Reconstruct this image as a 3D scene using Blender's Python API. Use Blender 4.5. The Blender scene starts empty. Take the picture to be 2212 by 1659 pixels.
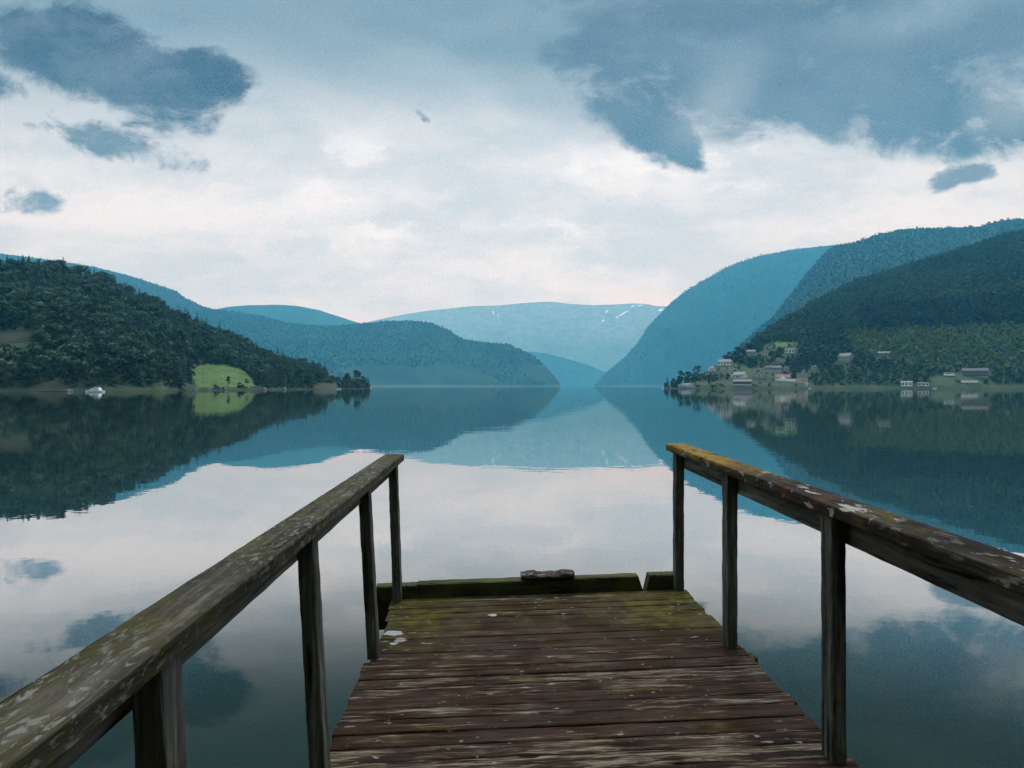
import bpy, bmesh, math, random
import numpy as np
from mathutils import Vector, Matrix
random.seed(7); RNG = np.random.default_rng(7)
SC = bpy.context.scene
COL = SC.collection
R = math.radians
ZC = 2.4                                    # eye height above the lake
FX = 1475.0                                 # focal length in the 2212 px reading of the photograph
CX, HY = 1106.0, 834.0                      # optical axis and horizon in that reading

# ------------------------------------------------------------------ node helpers
class NT:
    def __init__(s, tree): s.t = tree; s.n = tree.nodes; s.l = tree.links
    def put(s, sock, v):
        if isinstance(v, bpy.types.NodeSocket): s.l.new(v, sock)
        elif v is not None:
            if hasattr(sock, 'default_value') and isinstance(v, (tuple, list)) and len(v) == 3 and sock.type == 'RGBA': v = (*v, 1)
            sock.default_value = v
    def new(s, typ, **kw):
        nd = s.n.new(typ)
        for k, v in kw.items(): setattr(nd, k, v)
        return nd
    def math(s, op, a, b=None, c=None, clamp=False):
        nd = s.new('ShaderNodeMath', operation=op, use_clamp=clamp)
        for i, v in enumerate((a, b, c)): s.put(nd.inputs[i], v)
        return nd.outputs[0]
    def vmath(s, op, a, b=None, scale=None):
        nd = s.new('ShaderNodeVectorMath', operation=op)
        s.put(nd.inputs[0], a); s.put(nd.inputs[1], b)
        if scale is not None: s.put(nd.inputs['Scale'], scale)
        return nd.outputs['Value'] if op in ('LENGTH', 'DOT_PRODUCT') else nd.outputs[0]
    def noise(s, vec, scale, detail=3, rough=.5, dist=0, color=False):
        nd = s.new('ShaderNodeTexNoise')
        s.put(nd.inputs['Vector'], vec); s.put(nd.inputs['Scale'], scale); s.put(nd.inputs['Detail'], detail)
        s.put(nd.inputs['Roughness'], rough); s.put(nd.inputs['Distortion'], dist)
        return nd.outputs[1] if color else nd.outputs[0]
    def mapr(s, x, a, b, c=0., d=1., smooth=True):
        nd = s.new('ShaderNodeMapRange', interpolation_type='SMOOTHSTEP' if smooth else 'LINEAR', clamp=True)
        for i, v in enumerate((x, a, b, c, d)): s.put(nd.inputs[i], v)
        return nd.outputs[0]
    def mix(s, f, a, b, mode='MIX'):
        nd = s.new('ShaderNodeMix', data_type='RGBA', blend_type=mode)
        s.put(nd.inputs[0], f); s.put(nd.inputs[6], a); s.put(nd.inputs[7], b)
        return nd.outputs[2]
    def xyz(s, v):
        nd = s.new('ShaderNodeSeparateXYZ'); s.put(nd.inputs[0], v); return nd.outputs
    def comb(s, x, y, z):
        nd = s.new('ShaderNodeCombineXYZ')
        for i, v in enumerate((x, y, z)): s.put(nd.inputs[i], v)
        return nd.outputs[0]
    def mapping(s, v, loc=(0, 0, 0), rot=(0, 0, 0), scale=(1, 1, 1), typ='POINT'):
        nd = s.new('ShaderNodeMapping', vector_type=typ)
        s.put(nd.inputs['Vector'], v)
        nd.inputs['Location'].default_value = loc; nd.inputs['Rotation'].default_value = rot; nd.inputs['Scale'].default_value = scale
        return nd.outputs[0]
    def obj(s): return s.new('ShaderNodeTexCoord').outputs['Object']
    def attr(s, name, out='Fac'): return s.new('ShaderNodeAttribute', attribute_name=name).outputs[out]
    def bump(s, h, strength=.5, dist=.01):
        nd = s.new('ShaderNodeBump'); s.put(nd.inputs['Height'], h)
        nd.inputs['Strength'].default_value = strength; nd.inputs['Distance'].default_value = dist
        return nd.outputs[0]

def material(name):
    m = bpy.data.materials.new(name); m.use_nodes = True
    t = NT(m.node_tree); p = t.n['Principled BSDF']
    return m, t, p

def flat(name, c, rough=.7, spec=.3, vary=.15, scale=2.0):
    m, t, p = material(name)
    n = t.noise(t.obj(), scale, 4)
    k = t.mapr(n, .3, .7, 1 - vary, 1 + vary, False)
    t.put(p.inputs['Base Color'], t.mix(1., (*c, 1), t.comb(k, k, k), 'MULTIPLY'))
    p.inputs['Roughness'].default_value = rough; p.inputs['Specular IOR Level'].default_value = spec
    return m

# ------------------------------------------------------------------ object helpers
def tag(o, label=None, cat=None, group=None, kind=None):
    if label: o['label'] = label
    if cat: o['category'] = cat
    if group: o['group'] = group
    if kind: o['kind'] = kind
    return o
def empty(name, loc, rz=0.):
    o = bpy.data.objects.new(name, None); COL.objects.link(o)
    o.location = loc; o.rotation_euler = (0, 0, rz); o.empty_display_size = .3
    return o
def link(name, me, mat=None, parent=None):
    o = bpy.data.objects.new(name, me); COL.objects.link(o)
    if mat and not me.materials: me.materials.append(mat)
    if parent: o.parent = parent
    return o
def mesh_py(name, V, F, smooth=False):
    me = bpy.data.meshes.new(name); me.from_pydata([tuple(map(float, v)) for v in V], [], [tuple(map(int, f)) for f in F]); me.update()
    if smooth: me.polygons.foreach_set('use_smooth', [True] * len(me.polygons))
    return me
def mesh_np(name, V, T, smooth=False, cols=None):
    me = bpy.data.meshes.new(name); V = np.asarray(V, np.float32); T = np.asarray(T, np.int32); k = T.shape[1]
    me.vertices.add(len(V)); me.vertices.foreach_set('co', V.ravel())
    me.loops.add(T.size); me.loops.foreach_set('vertex_index', T.ravel())
    me.polygons.add(len(T)); me.polygons.foreach_set('loop_start', np.arange(0, T.size, k, dtype=np.int32))
    if smooth: me.polygons.foreach_set('use_smooth', np.ones(len(T), bool))
    if cols is not None:
        a = me.attributes.new('col', 'FLOAT_COLOR', 'POINT')
        a.data.foreach_set('color', np.concatenate([cols, np.ones((len(V), 1))], 1).astype(np.float32).ravel())
    me.update(calc_edges=True); me.validate()
    return me
class MB:
    """collects boxes, prisms and bars into one mesh"""
    def __init__(s): s.V = []; s.F = []
    def add(s, V, F):
        k = len(s.V); s.V += [tuple(v) for v in V]; s.F += [tuple(i + k for i in f) for f in F]
    def box(s, x0, x1, y0, y1, z0, z1):
        s.add([(x0, y0, z0), (x1, y0, z0), (x1, y1, z0), (x0, y1, z0), (x0, y0, z1), (x1, y0, z1), (x1, y1, z1), (x0, y1, z1)],
              [(0, 3, 2, 1), (4, 5, 6, 7), (0, 1, 5, 4), (1, 2, 6, 5), (2, 3, 7, 6), (3, 0, 4, 7)])
    def tube(s, p, r, n=8):
        p = [Vector(q) for q in p]; r = r if isinstance(r, (list, tuple)) else [r] * len(p); V = []; F = []
        for i, q in enumerate(p):
            d = (p[min(i + 1, len(p) - 1)] - p[max(i - 1, 0)]).normalized()
            a = d.orthogonal().normalized(); b = d.cross(a)
            V += [q + (a * math.cos(2 * math.pi * j / n) + b * math.sin(2 * math.pi * j / n)) * r[i] for j in range(n)]
        for i in range(len(p) - 1):
            F += [(i * n + j, i * n + (j + 1) % n, (i + 1) * n + (j + 1) % n, (i + 1) * n + j) for j in range(n)]
        F += [tuple(range(n))[::-1], tuple(range((len(p) - 1) * n, len(p) * n))]
        s.add(V, F)
    def build(s, name, mat, parent=None, smooth=False): return link(name, mesh_py(name, s.V, s.F, smooth), mat, parent)
_cnt = {}
# ------------------------------------------------------------------ noise on arrays
def _hash(ix, iy, seed):
    h = (ix * 374761393 + iy * 668265263 + seed * 982451653) & 0xffffffff
    h = ((h ^ (h >> 13)) * 1274126177) & 0xffffffff
    return ((h ^ (h >> 16)) & 0xffff) / 65535.0
def vnoise(x, y, seed=0):
    x = np.asarray(x, float); y = np.asarray(y, float)
    ix = np.floor(x).astype(np.int64); iy = np.floor(y).astype(np.int64)
    fx = x - ix; fy = y - iy; fx = fx * fx * (3 - 2 * fx); fy = fy * fy * (3 - 2 * fy)
    return (_hash(ix, iy, seed) * (1 - fx) + _hash(ix + 1, iy, seed) * fx) * (1 - fy) + (_hash(ix, iy + 1, seed) * (1 - fx) + _hash(ix + 1, iy + 1, seed) * fx) * fy
def fbm(x, y, seed=0, o=4):
    s = 0; a = .5
    for k in range(o): s = s + a * vnoise(np.asarray(x) * 2 ** k, np.asarray(y) * 2 ** k, seed + k); a *= .5
    return s - .47
def inpoly(x, y, P):
    x = np.asarray(x, float); y = np.asarray(y, float); c = np.zeros(np.broadcast(x, y).shape, bool); n = len(P)
    for i in range(n):
        x1, y1 = P[i]; x2, y2 = P[i - 1]
        if y1 == y2: continue
        c ^= ((y1 > y) != (y2 > y)) & (x < (x2 - x1) * (y - y1) / (y2 - y1) + x1)
    return c
def S(p): return p[0] / 1.13020, p[1] / 1.13020     # a reading at 2500 px -> the 2212 px reading
def ray(x, y, D): return Vector((D * (x - CX) / FX, D, ZC + D * (HY - y) / FX))

# ------------------------------------------------------------------ hills: real terrain, each at its own distance
class Hill:
    """crest: (x, y) of the skyline; dc / df: (x, distance) of the crest and of the shore or foot; th: height of the trees on the crest"""
    def __init__(s, name, crest, dc, df, th=0., amp=.05, wl=120., p=1.0, seed=0, back=.9, foot=0.):
        s.name = name; s.c = np.array(crest, float); s.dc = np.array(dc, float); s.df = np.array(df, float)
        s.th, s.amp, s.wl, s.p, s.seed, s.back, s.foot = th, amp, wl, p, seed, back, foot
        s.x0, s.x1 = s.c[0, 0], s.c[-1, 0]
    def DC(s, x): return np.interp(x, s.dc[:, 0], s.dc[:, 1])
    def DF(s, x): return np.interp(x, s.df[:, 0], s.df[:, 1])
    def ZT(s, x):
        return np.maximum(ZC + (HY - np.interp(x, s.c[:, 0], s.c[:, 1])) / FX * s.DC(x) - s.th, 1.0)
    def z(s, x, D):
        x = np.asarray(x, float); D = np.asarray(D, float)
        a, b = s.DF(x), s.DC(x); t = (D - a) / np.maximum(b - a, 5.)
        tt = np.clip(t, 0, 1); zt = s.ZT(x)
        prof = tt * (1 + .28 * s.p * (1 - tt))
        wx = D * (x - CX) / FX / s.wl; wy = D / s.wl
        n = fbm(wx, wy, s.seed, 5) * s.amp * np.minimum(zt, 400) * 4 * tt * np.clip(1.12 - tt, 0, 1)
        z = s.foot + .35 + (zt - s.foot) * prof + n
        z = np.where(t > 1, zt * (1 - s.back * np.clip(t - 1, 0, 1.2) ** 1.3), z)
        return np.where(t < 0, s.foot + .35 + t * np.maximum(b - a, 5.) * .12, z)
    def build(s, mat, dx=7., nt=36, tmax=1.9):
        xs = np.arange(s.x0, s.x1 + .1, dx)
        ts = np.concatenate([[-.06, -.02], np.linspace(0, 1, nt), np.linspace(1.06, tmax, 8)])
        X, T = np.meshgrid(xs, ts, indexing='ij')
        a, b = s.DF(X), s.DC(X); D = a + T * np.maximum(b - a, 5.)
        Z = s.z(X, D); V = np.stack([D * (X - CX) / FX, D, Z], -1).reshape(-1, 3)
        n, m = X.shape; i = np.arange(n - 1)[:, None] * m + np.arange(m - 1)[None]; i = i.ravel()
        F = np.stack([i, i + m, i + m + 1, i + 1], 1)
        me = mesh_np(s.name, V, F, True)
        o = link(s.name, me, mat); o['kind'] = 'structure'
        return o
    def hit(s, x, y):
        """the terrain point seen at a reading of the photograph"""
        D = np.linspace(float(s.DF(x)) - 5, float(s.DC(x)) * 1.02, 1500)
        e = s.z(np.full_like(D, x), D) - (ZC + D * (HY - y) / FX)
        k = np.nonzero(e > 0)[0]
        d = D[k[0]] if len(k) else D[-1]
        return Vector((d * (x - CX) / FX, d, float(s.z(x, d))))
def px_of(X, Y, Z): return CX + FX * X / Y, HY - FX * (Z - ZC) / Y

HA = Hill('mountain', [(560, 740), (700, 716), (790, 697), (830, 688), (870, 680), (920, 672), (970, 667), (1020, 662), (1070, 661), (1120, 656), (1160, 653), (1195, 652), (1230, 656), (1280, 659), (1330, 657), (1370, 655), (1400, 657), (1420, 661), (1450, 661), (1520, 652), (1640, 640), (1800, 640)],
          [(0, 11000)], [(0, 8800)], 0, .20, 1300, .9, 11, .5)
HA2 = Hill('hill', [(960, 770), (1000, 735), (1060, 741), (1130, 757), (1180, 762), (1230, 775), (1270, 787), (1300, 799), (1340, 822), (1370, 833)], [(960, 8300), (1370, 7800)], [(960, 7300), (1370, 7600)], 8, .05, 300, .8, 12, .5)
HB = Hill('hill', [(380, 690), (440, 672), (490, 661), (540, 657), (590, 656), (640, 659), (690, 668), (740, 684), (775, 696), (830, 715), (900, 740)], [(0, 7400)], [(0, 6000)], 10, .06, 400, .8, 13, .5)
HCc = Hill('hill', [(-420, 500), (-200, 520), (0, 546), (60, 553), (130, 562), (200, 573), (270, 590), (330, 610), (365, 621), (385, 629), (398, 641), (440, 661), (480, 671), (560, 705), (640, 745)], [(0, 4800)], [(0, 3000)], 9, .06, 260, .8, 14, .5)
HD = Hill('hill', [(300, 690), (400, 670), (440, 665), (480, 668), (520, 673), (570, 682), (620, 695), (680, 702), (730, 702), (780, 697), (830, 692), (880, 690), (930, 694), (965, 708), (1000, 730), (1050, 737), (1100, 741), (1150, 764), (1185, 794), (1205, 818), (1214, 833)],
          [(300, 4700), (800, 4600), (1100, 4050), (1214, 3650)], [(300, 2800), (900, 3250), (1214, 3550)], 9, .06, 240, .7, 15, .5)
HE = Hill('hill', [(-420, 520), (-250, 545), (-100, 560), (0, 571), (70, 569), (120, 571), (180, 590), (240, 614), (300, 640), (350, 661), (400, 682), (450, 705), (500, 727), (560, 754), (620, 773), (680, 784), (720, 800), (745, 815), (770, 826), (800, 830)],
          [(-420, 620), (0, 640), (400, 690), (640, 700), (745, 690), (800, 672)], [(-420, 280), (0, 292), (90, 300), (200, 300), (350, 335), (450, 395), (600, 440), (700, 520), (800, 640)], 8.5, .07, 60, .9, 16)
HF = Hill('hill', [(1434, 829), (1450, 818), (1475, 808), (1500, 799), (1530, 783), (1560, 772), (1590, 755), (1620, 735), (1660, 705), (1700, 682), (1730, 665), (1760, 645), (1800, 625), (1850, 604), (1900, 588), (1950, 572), (2000, 556), (2050, 541), (2100, 525), (2150, 510), (2212, 492), (2400, 450), (2640, 400)],
          [(1434, 655), (1475, 690), (1560, 790), (1700, 1080), (1800, 1240), (2212, 1450), (2640, 1500)], [(1434, 640), (1560, 660), (1800, 660), (2212, 630), (2640, 600)], 9, .05, 130, .55, 17)
HG = Hill('hill', [(1560, 790), (1600, 742), (1640, 706), (1670, 682), (1700, 642), (1740, 590), (1770, 556), (1800, 528), (1850, 519), (1900, 503), (1950, 492), (2000, 489), (2060, 488), (2120, 485), (2148, 476), (2180, 470), (2212, 470), (2400, 455), (2640, 440)],
          [(1560, 2800), (1700, 3300), (2212, 3100), (2640, 3100)], [(1560, 1600), (2640, 1800)], 8, .05, 200, .7, 18, 20.)
HH = Hill('hill', [(1283, 833), (1310, 803), (1350, 770), (1375, 742), (1400, 703), (1440, 660), (1480, 626), (1540, 591), (1565, 576), (1590, 565), (1640, 549), (1700, 539), (1760, 534), (1800, 529), (1900, 522), (2100, 540), (2300, 560)],
          [(1283, 5700), (1400, 6200), (2300, 6500)], [(1283, 5500), (1500, 5000), (2300, 4800)], 10, .26, 700, .9, 19, .5)

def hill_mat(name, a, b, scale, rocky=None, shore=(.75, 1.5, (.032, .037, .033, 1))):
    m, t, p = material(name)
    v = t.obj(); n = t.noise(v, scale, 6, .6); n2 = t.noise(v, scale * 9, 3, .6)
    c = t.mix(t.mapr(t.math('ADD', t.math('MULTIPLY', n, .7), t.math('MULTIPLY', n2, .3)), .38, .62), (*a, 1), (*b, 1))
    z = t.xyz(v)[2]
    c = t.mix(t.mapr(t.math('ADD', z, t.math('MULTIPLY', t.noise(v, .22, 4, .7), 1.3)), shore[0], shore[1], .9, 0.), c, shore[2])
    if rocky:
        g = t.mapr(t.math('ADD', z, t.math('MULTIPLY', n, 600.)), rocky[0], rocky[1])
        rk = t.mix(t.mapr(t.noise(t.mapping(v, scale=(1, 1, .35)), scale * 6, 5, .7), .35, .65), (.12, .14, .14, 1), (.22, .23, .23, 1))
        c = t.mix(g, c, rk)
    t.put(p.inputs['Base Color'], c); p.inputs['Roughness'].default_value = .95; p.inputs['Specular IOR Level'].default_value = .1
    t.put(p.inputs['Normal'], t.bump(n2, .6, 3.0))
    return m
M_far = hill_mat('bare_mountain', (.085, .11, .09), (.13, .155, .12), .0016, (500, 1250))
M_wood = hill_mat('wooded_ground', (.008, .022, .018), (.018, .036, .026), .012)
M_mist = hill_mat('wooded_ground_with_painted_mist', (.006, .022, .018), (.024, .048, .03), .0035, None, (6., 11., (.065, .085, .075, 1)))  # pale strip at the foot paints low mist into the ground colour
M_cliff = hill_mat('wooded_ground_with_cliffs', (.008, .022, .018), (.020, .040, .032), .004, None, (5., 9., (.065, .085, .08, 1)))  # pale foot strip: shore rock, with low mist painted into its colour
M_near = hill_mat('undergrowth', (.028, .05, .026), (.06, .075, .035), .05)
for h, m in ((HA, M_far), (HA2, M_wood), (HB, M_wood), (HCc, M_wood), (HD, M_mist), (HE, M_near), (HF, M_near), (HG, M_wood), (HH, M_cliff)):
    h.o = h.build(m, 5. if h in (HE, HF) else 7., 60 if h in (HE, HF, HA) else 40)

# ------------------------------------------------------------------ land patches laid over the hills
def patch(name, hill, poly, mat, lift=.25, step=3.):
    P = np.array(poly, float); x0, y0 = P.min(0); x1, y1 = P.max(0)
    g = {}; V = []; F = []; nx = int((x1 - x0) / step) + 1; ny = int((y1 - y0) / step) + 1
    for i in range(nx + 1):
        for j in range(ny + 1):
            x, y = x0 + i * step, y0 + j * step
            jx = x + (vnoise(x * .2, y * .2, 3) - .5) * 6; jy = y + (vnoise(x * .2, y * .2, 4) - .5) * 3
            if inpoly(np.array([jx]), np.array([jy]), poly)[0]:
                q = hill.hit(x, min(y, HY + 12)); g[i, j] = len(V); V.append((q.x, q.y, q.z + lift))
    for (i, j) in list(g):
        if (i + 1, j) in g and (i, j + 1) in g and (i + 1, j + 1) in g: F.append((g[i, j], g[i, j + 1], g[i + 1, j + 1], g[i + 1, j]))
    o = link(name, mesh_py(name, V, F, True), mat); o['kind'] = 'structure'; return o
def grass_mat(name, a, b, sc=.15):
    m, t, p = material(name)
    n = t.noise(t.obj(), sc, 5, .65); n2 = t.noise(t.obj(), sc * 12, 2)
    t.put(p.inputs['Base Color'], t.mix(t.mapr(t.math('ADD', t.math('MULTIPLY', n, .65), t.math('MULTIPLY', n2, .35)), .36, .62), (*a, 1), (*b, 1)))
    p.inputs['Roughness'].default_value = .95; p.inputs['Specular IOR Level'].default_value = .1
    return m
G_green = grass_mat('mown_grass', (.050, .100, .026), (.105, .158, .046))
G_brown = grass_mat('dry_grass', (.034, .042, .027), (.062, .063, .040))
G_dim = grass_mat('muted_heath', (.020, .030, .020), (.040, .047, .030))  # heath of a duller colour than the dry grass
G_dull = grass_mat('shore_grass', (.04, .058, .032), (.075, .088, .046))
MEADOW = [(400, 797), (440, 787), (490, 787), (528, 800), (548, 817), (562, 833), (540, 839), (424, 840)]
BANK = [(84, 846), (86, 828), (112, 820), (150, 837), (166, 850), (84, 850)]
CLEAR = [(-40, 716), (40, 713), (74, 718), (70, 740), (-40, 748)]
SPIT = [(668, 840), (690, 829), (726, 829), (734, 841), (668, 843)]
FIELD1 = [S(q) for q in ((1858, 841), (1884, 838), (1891, 858), (1880, 877), (1858, 875), (1838, 868), (1864, 857))]
FIELD2 = [S(q) for q in ((1880, 838), (1900, 834), (1951, 836), (1942, 847), (1888, 851))]
LAWNS = [[S(q) for q in P] for P in (((1660, 944), (1662, 936), (1740, 929), (1860, 932), (1960, 934), (1990, 937), (1990, 945)),
         ((1770, 890), (1795, 885), (1820, 893), (1842, 905), (1835, 925), (1782, 925)), ((1830, 902), (1862, 893), (1900, 904), (1915, 915), (1880, 925), (1836, 925)),
         ((2268, 944), (2278, 920), (2330, 908), (2380, 914), (2400, 935), (2395, 945)))]
patch('meadow', HE, MEADOW, G_green); patch('bank', HE, BANK, G_brown, .2, 2.); patch('field', HE, CLEAR, G_dim); patch('bank', HE, SPIT, G_brown, .2, 2.)
patch('field', HF, FIELD1, G_brown, .3, 2.); patch('field', HF, FIELD2, G_green, .45, 2.)
for P in LAWNS: patch('lawn', HF, P, G_dull, .2, 2.)

# snow left in the gullies of the far mountain
M_snow = flat('old_snow', (.5, .52, .55), .6, .3, .05, .01)
for (x, y, L, w, ang) in ((1544, 749, 12, 4, 40), (1481, 761, 10, 4.5, 45), (1523, 766, 30, 4.4, 30), (1472, 784, 7, 5, 40), (1612, 758, 13, 6, 20), (1204, 765, 11, 3.6, -70), (1506, 776, 7, 4, 30), (1562, 747, 20, 2.4, 4), (1216, 770, 8, 2.6, -60)):
    n = 12; V = []
    for k in range(n):
        a = 2 * math.pi * k / n; rr = .75 + .5 * random.random()
        u, v = L / 2 * math.cos(a) * rr, w / 2 * math.sin(a) * rr; c, s_ = math.cos(R(ang)), math.sin(R(ang))
        q = HA.hit(*S((x + u * c - v * s_, y - (u * s_ + v * c)))); V.append((q.x, q.y - 12, q.z + 5))
    cen = [sum(c[i] for c in V) / n for i in range(3)]
    o = link('snow', mesh_py('snow', [cen] + V, [(0, k + 1, (k + 1) % n + 1) for k in range(n)]), M_snow); o['kind'] = 'structure'

# ------------------------------------------------------------------ trees
def leaf_tris(P, N, size, rng, flat_=1.3):
    """irregular leaf clumps: one triangle pair per clump, facing roughly outward"""
    k = len(P)
    d = N * flat_ + rng.normal(size=(k, 3)) * .6; d /= np.linalg.norm(d, axis=1)[:, None] + 1e-9
    a = np.cross(d, rng.normal(size=(k, 3))); a /= np.linalg.norm(a, axis=1)[:, None] + 1e-9; b = np.cross(d, a)
    s = size * rng.uniform(.6, 1.3, (k, 1))
    V = np.stack([P + a * s, P + b * s * .8, P - a * s * .9 + d * s * .2, P - b * s * .8], 1)
    return V
def broadleaf(K, size, seed, wide=.36, lobes=10, base=.02):
    rng = np.random.default_rng(seed)
    L = []
    for i in range(lobes):
        h = rng.uniform(base + .15, .84); rmax = wide * math.sqrt(max(.10, 1 - ((h - .50) / .5) ** 2))
        a = rng.uniform(0, 6.28); r = rmax * .62 * math.sqrt(rng.uniform(0, 1))
        L.append((r * math.cos(a), r * math.sin(a), h, rng.uniform(.11, .19)))
    L = np.array(L); w = L[:, 3] ** 2; pick = rng.choice(len(L), K, p=w / w.sum())
    d = rng.normal(size=(K, 3)); d /= np.linalg.norm(d, axis=1)[:, None]; d[:, 2] = np.where(d[:, 2] < -.5, -d[:, 2], d[:, 2])
    rr = L[pick, 3][:, None] * rng.uniform(.75, 1.08, (K, 1)) * np.array([1, 1, .85])
    return leaf_tris(L[pick, :3] + d * rr, d, size, rng)
def conifer(K, size, seed, wide=.17, base=.08):
    rng = np.random.default_rng(seed)
    h = base + (1 - base) * (1 - np.sqrt(rng.uniform(0, 1, K))); h = np.where(rng.random(K) < .12, rng.uniform(.75, .99, K), h)
    tier = np.round(h * 11) / 11; h = .7 * tier + .3 * h
    a = rng.uniform(0, 6.28, K); r = wide * (1 - h) * rng.uniform(.45, 1.1, K) + .008
    P = np.stack([r * np.cos(a), r * np.sin(a), h - .18 * r], 1)
    out = np.stack([np.cos(a), np.sin(a), -.45 * np.ones(K)], 1); out /= np.linalg.norm(out, axis=1)[:, None]
    side = np.stack([-np.sin(a), np.cos(a), np.zeros(K)], 1)
    s = (size * rng.uniform(.6, 1.2, K) * (1.15 - .6 * h))[:, None]
    return np.stack([P + out * s * 1.2, P + side * s * .7, P - out * s * .9 + np.array([0, 0, 1.]) * s * .35, P - side * s * .7], 1)
def pine(K, size, seed):
    rng = np.random.default_rng(seed); L = []
    for i in range(9):
        h = rng.uniform(.45, .95); a = rng.uniform(0, 6.28); r = rng.uniform(.06, .26) * (1.25 - h)
        L.append((r * math.cos(a), r * math.sin(a), h, rng.uniform(.08, .13)))
    L = np.array(L); pick = rng.integers(0, len(L), K); d = rng.normal(size=(K, 3)); d /= np.linalg.norm(d, axis=1)[:, None]
    return leaf_tris(L[pick, :3] + d * L[pick, 3][:, None] * np.array([1.1, 1.1, .55]) * rng.uniform(.5, 1.05, (K, 1)), d, size, rng)
def quads_mesh(name, Q):
    V = Q.reshape(-1, 3); F = np.arange(len(V)).reshape(-1, 4)
    return mesh_np(name, V, F)
def crown_mat(name, a, b):
    m, t, p = material(name)
    oi = t.new('ShaderNodeObjectInfo'); n = t.noise(t.obj(), 7., 2)
    f = t.math('ADD', t.math('MULTIPLY', oi.outputs['Random'], .8), t.math('MULTIPLY', n, .2))
    t.put(p.inputs['Base Color'], t.mix(t.mapr(f, .1, .9, smooth=False), (*a, 1), (*b, 1)))
    p.inputs['Roughness'].default_value = .8; p.inputs['Specular IOR Level'].default_value = .15
    return m
M_broad = crown_mat('broadleaf_leaves', (.015, .035, .024), (.072, .116, .066))
M_con = crown_mat('conifer_needles', (.018, .042, .032), (.034, .066, .044))
M_bark = flat('bark', (.09, .08, .07), .9, .1, .3, 6.)
M_mass, t_, p_ = material('forest_leaves')
t_.put(p_.inputs['Base Color'], t_.attr('col', 'Color')); p_.inputs['Roughness'].default_value = .85; p_.inputs['Specular IOR Level'].default_value = .12

def trunk_mesh(name, H0, r, limbs, seed, limb_h=.45):
    rng = random.Random(seed); b = MB()
    b.tube([(0, 0, -.06), (0, 0, H0 * .4), (rng.uniform(-.02, .02), rng.uniform(-.02, .02), H0)], [r, r * .7, r * .25], 7)
    for i in range(limbs):
        a = rng.uniform(0, 6.28); z = limb_h * rng.uniform(.7, 1.4); e = rng.uniform(.12, .22)
        b.tube([(0, 0, z), (e * .6 * math.cos(a), e * .6 * math.sin(a), z + e * .6), (e * math.cos(a), e * math.sin(a), z + e * 1.2)], [r * .4, r * .28, r * .1], 5)
    return mesh_py(name, b.V, b.F, True)
PROTO = {'broadleaf_tree': [], 'spruce_tree': [], 'pine_tree': []}
for s in range(7):
    c = quads_mesh('crown', broadleaf(330, .062, 100 + s, random.Random(s).uniform(.30, .42))); c.materials.append(M_broad)
    tr = trunk_mesh('trunk', .7, .022, 5, s); tr.materials.append(M_bark); PROTO['broadleaf_tree'].append((c, tr))
for s in range(5):
    c = quads_mesh('crown', conifer(260, .07, 200 + s, random.Random(s).uniform(.15, .21))); c.materials.append(M_con)
    tr = trunk_mesh('trunk', .96, .016, 0, s); tr.materials.append(M_bark); PROTO['spruce_tree'].append((c, tr))
for s in range(3):
    c = quads_mesh('crown', pine(220, .055, 300 + s)); c.materials.append(M_con)
    tr = trunk_mesh('trunk', .9, .02, 5, s, .5); tr.materials.append(M_bark); PROTO['pine_tree'].append((c, tr))
def tree(kind, loc, h, label, cat='tree', group=None, wscale=1., rz=None, k=None):
    c, tr = PROTO[kind][random.randrange(len(PROTO[kind])) if k is None else k]
    o = empty(kind, loc, random.uniform(0, 6.28) if rz is None else rz); o.scale = (h * wscale, h * wscale, h)
    link('trunk', tr, None, o); link('crown', c, None, o)
    return tag(o, label, cat, group)
def mass(name, label, trees, protos):
    """the rest of a wood as one object: trees = (x, y, z, height, kind, colour, width)"""
    Vs = []; Cs = []
    for (x, y, z, h, kd, c, w) in trees:
        Q = protos[kd][random.randrange(len(protos[kd]))]; a = random.uniform(0, 6.28); ca, sa = math.cos(a), math.sin(a)
        P = Q.reshape(-1, 3)
        q = np.stack([(P[:, 0] * ca - P[:, 1] * sa) * h * w + x, (P[:, 0] * sa + P[:, 1] * ca) * h * w + y, P[:, 2] * h + z], 1)
        Vs.append(q); k = RNG.uniform(.75, 1.25, (len(Q), 1, 1)) * np.ones((1, 4, 1)); Cs.append((np.array(c)[None, None] * k).reshape(-1, 3))
    V = np.concatenate(Vs); F = np.arange(len(V)).reshape(-1, 4)
    o = link(name, mesh_np(name, V, F, False, np.concatenate(Cs)), M_mass)
    return tag(o, label, 'forest', None, 'stuff')
def lod(Kb, sb, Kc, sc_, n=6): return {'b': [broadleaf(Kb, sb, 400 + i, .36, 7) for i in range(n)], 'c': [conifer(Kc, sc_, 500 + i, .19) for i in range(n)]}
LOD1 = lod(150, .085, 130, .095); LOD2 = lod(46, .15, 40, .15); LOD3 = lod(12, .26, 12, .26)

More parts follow.
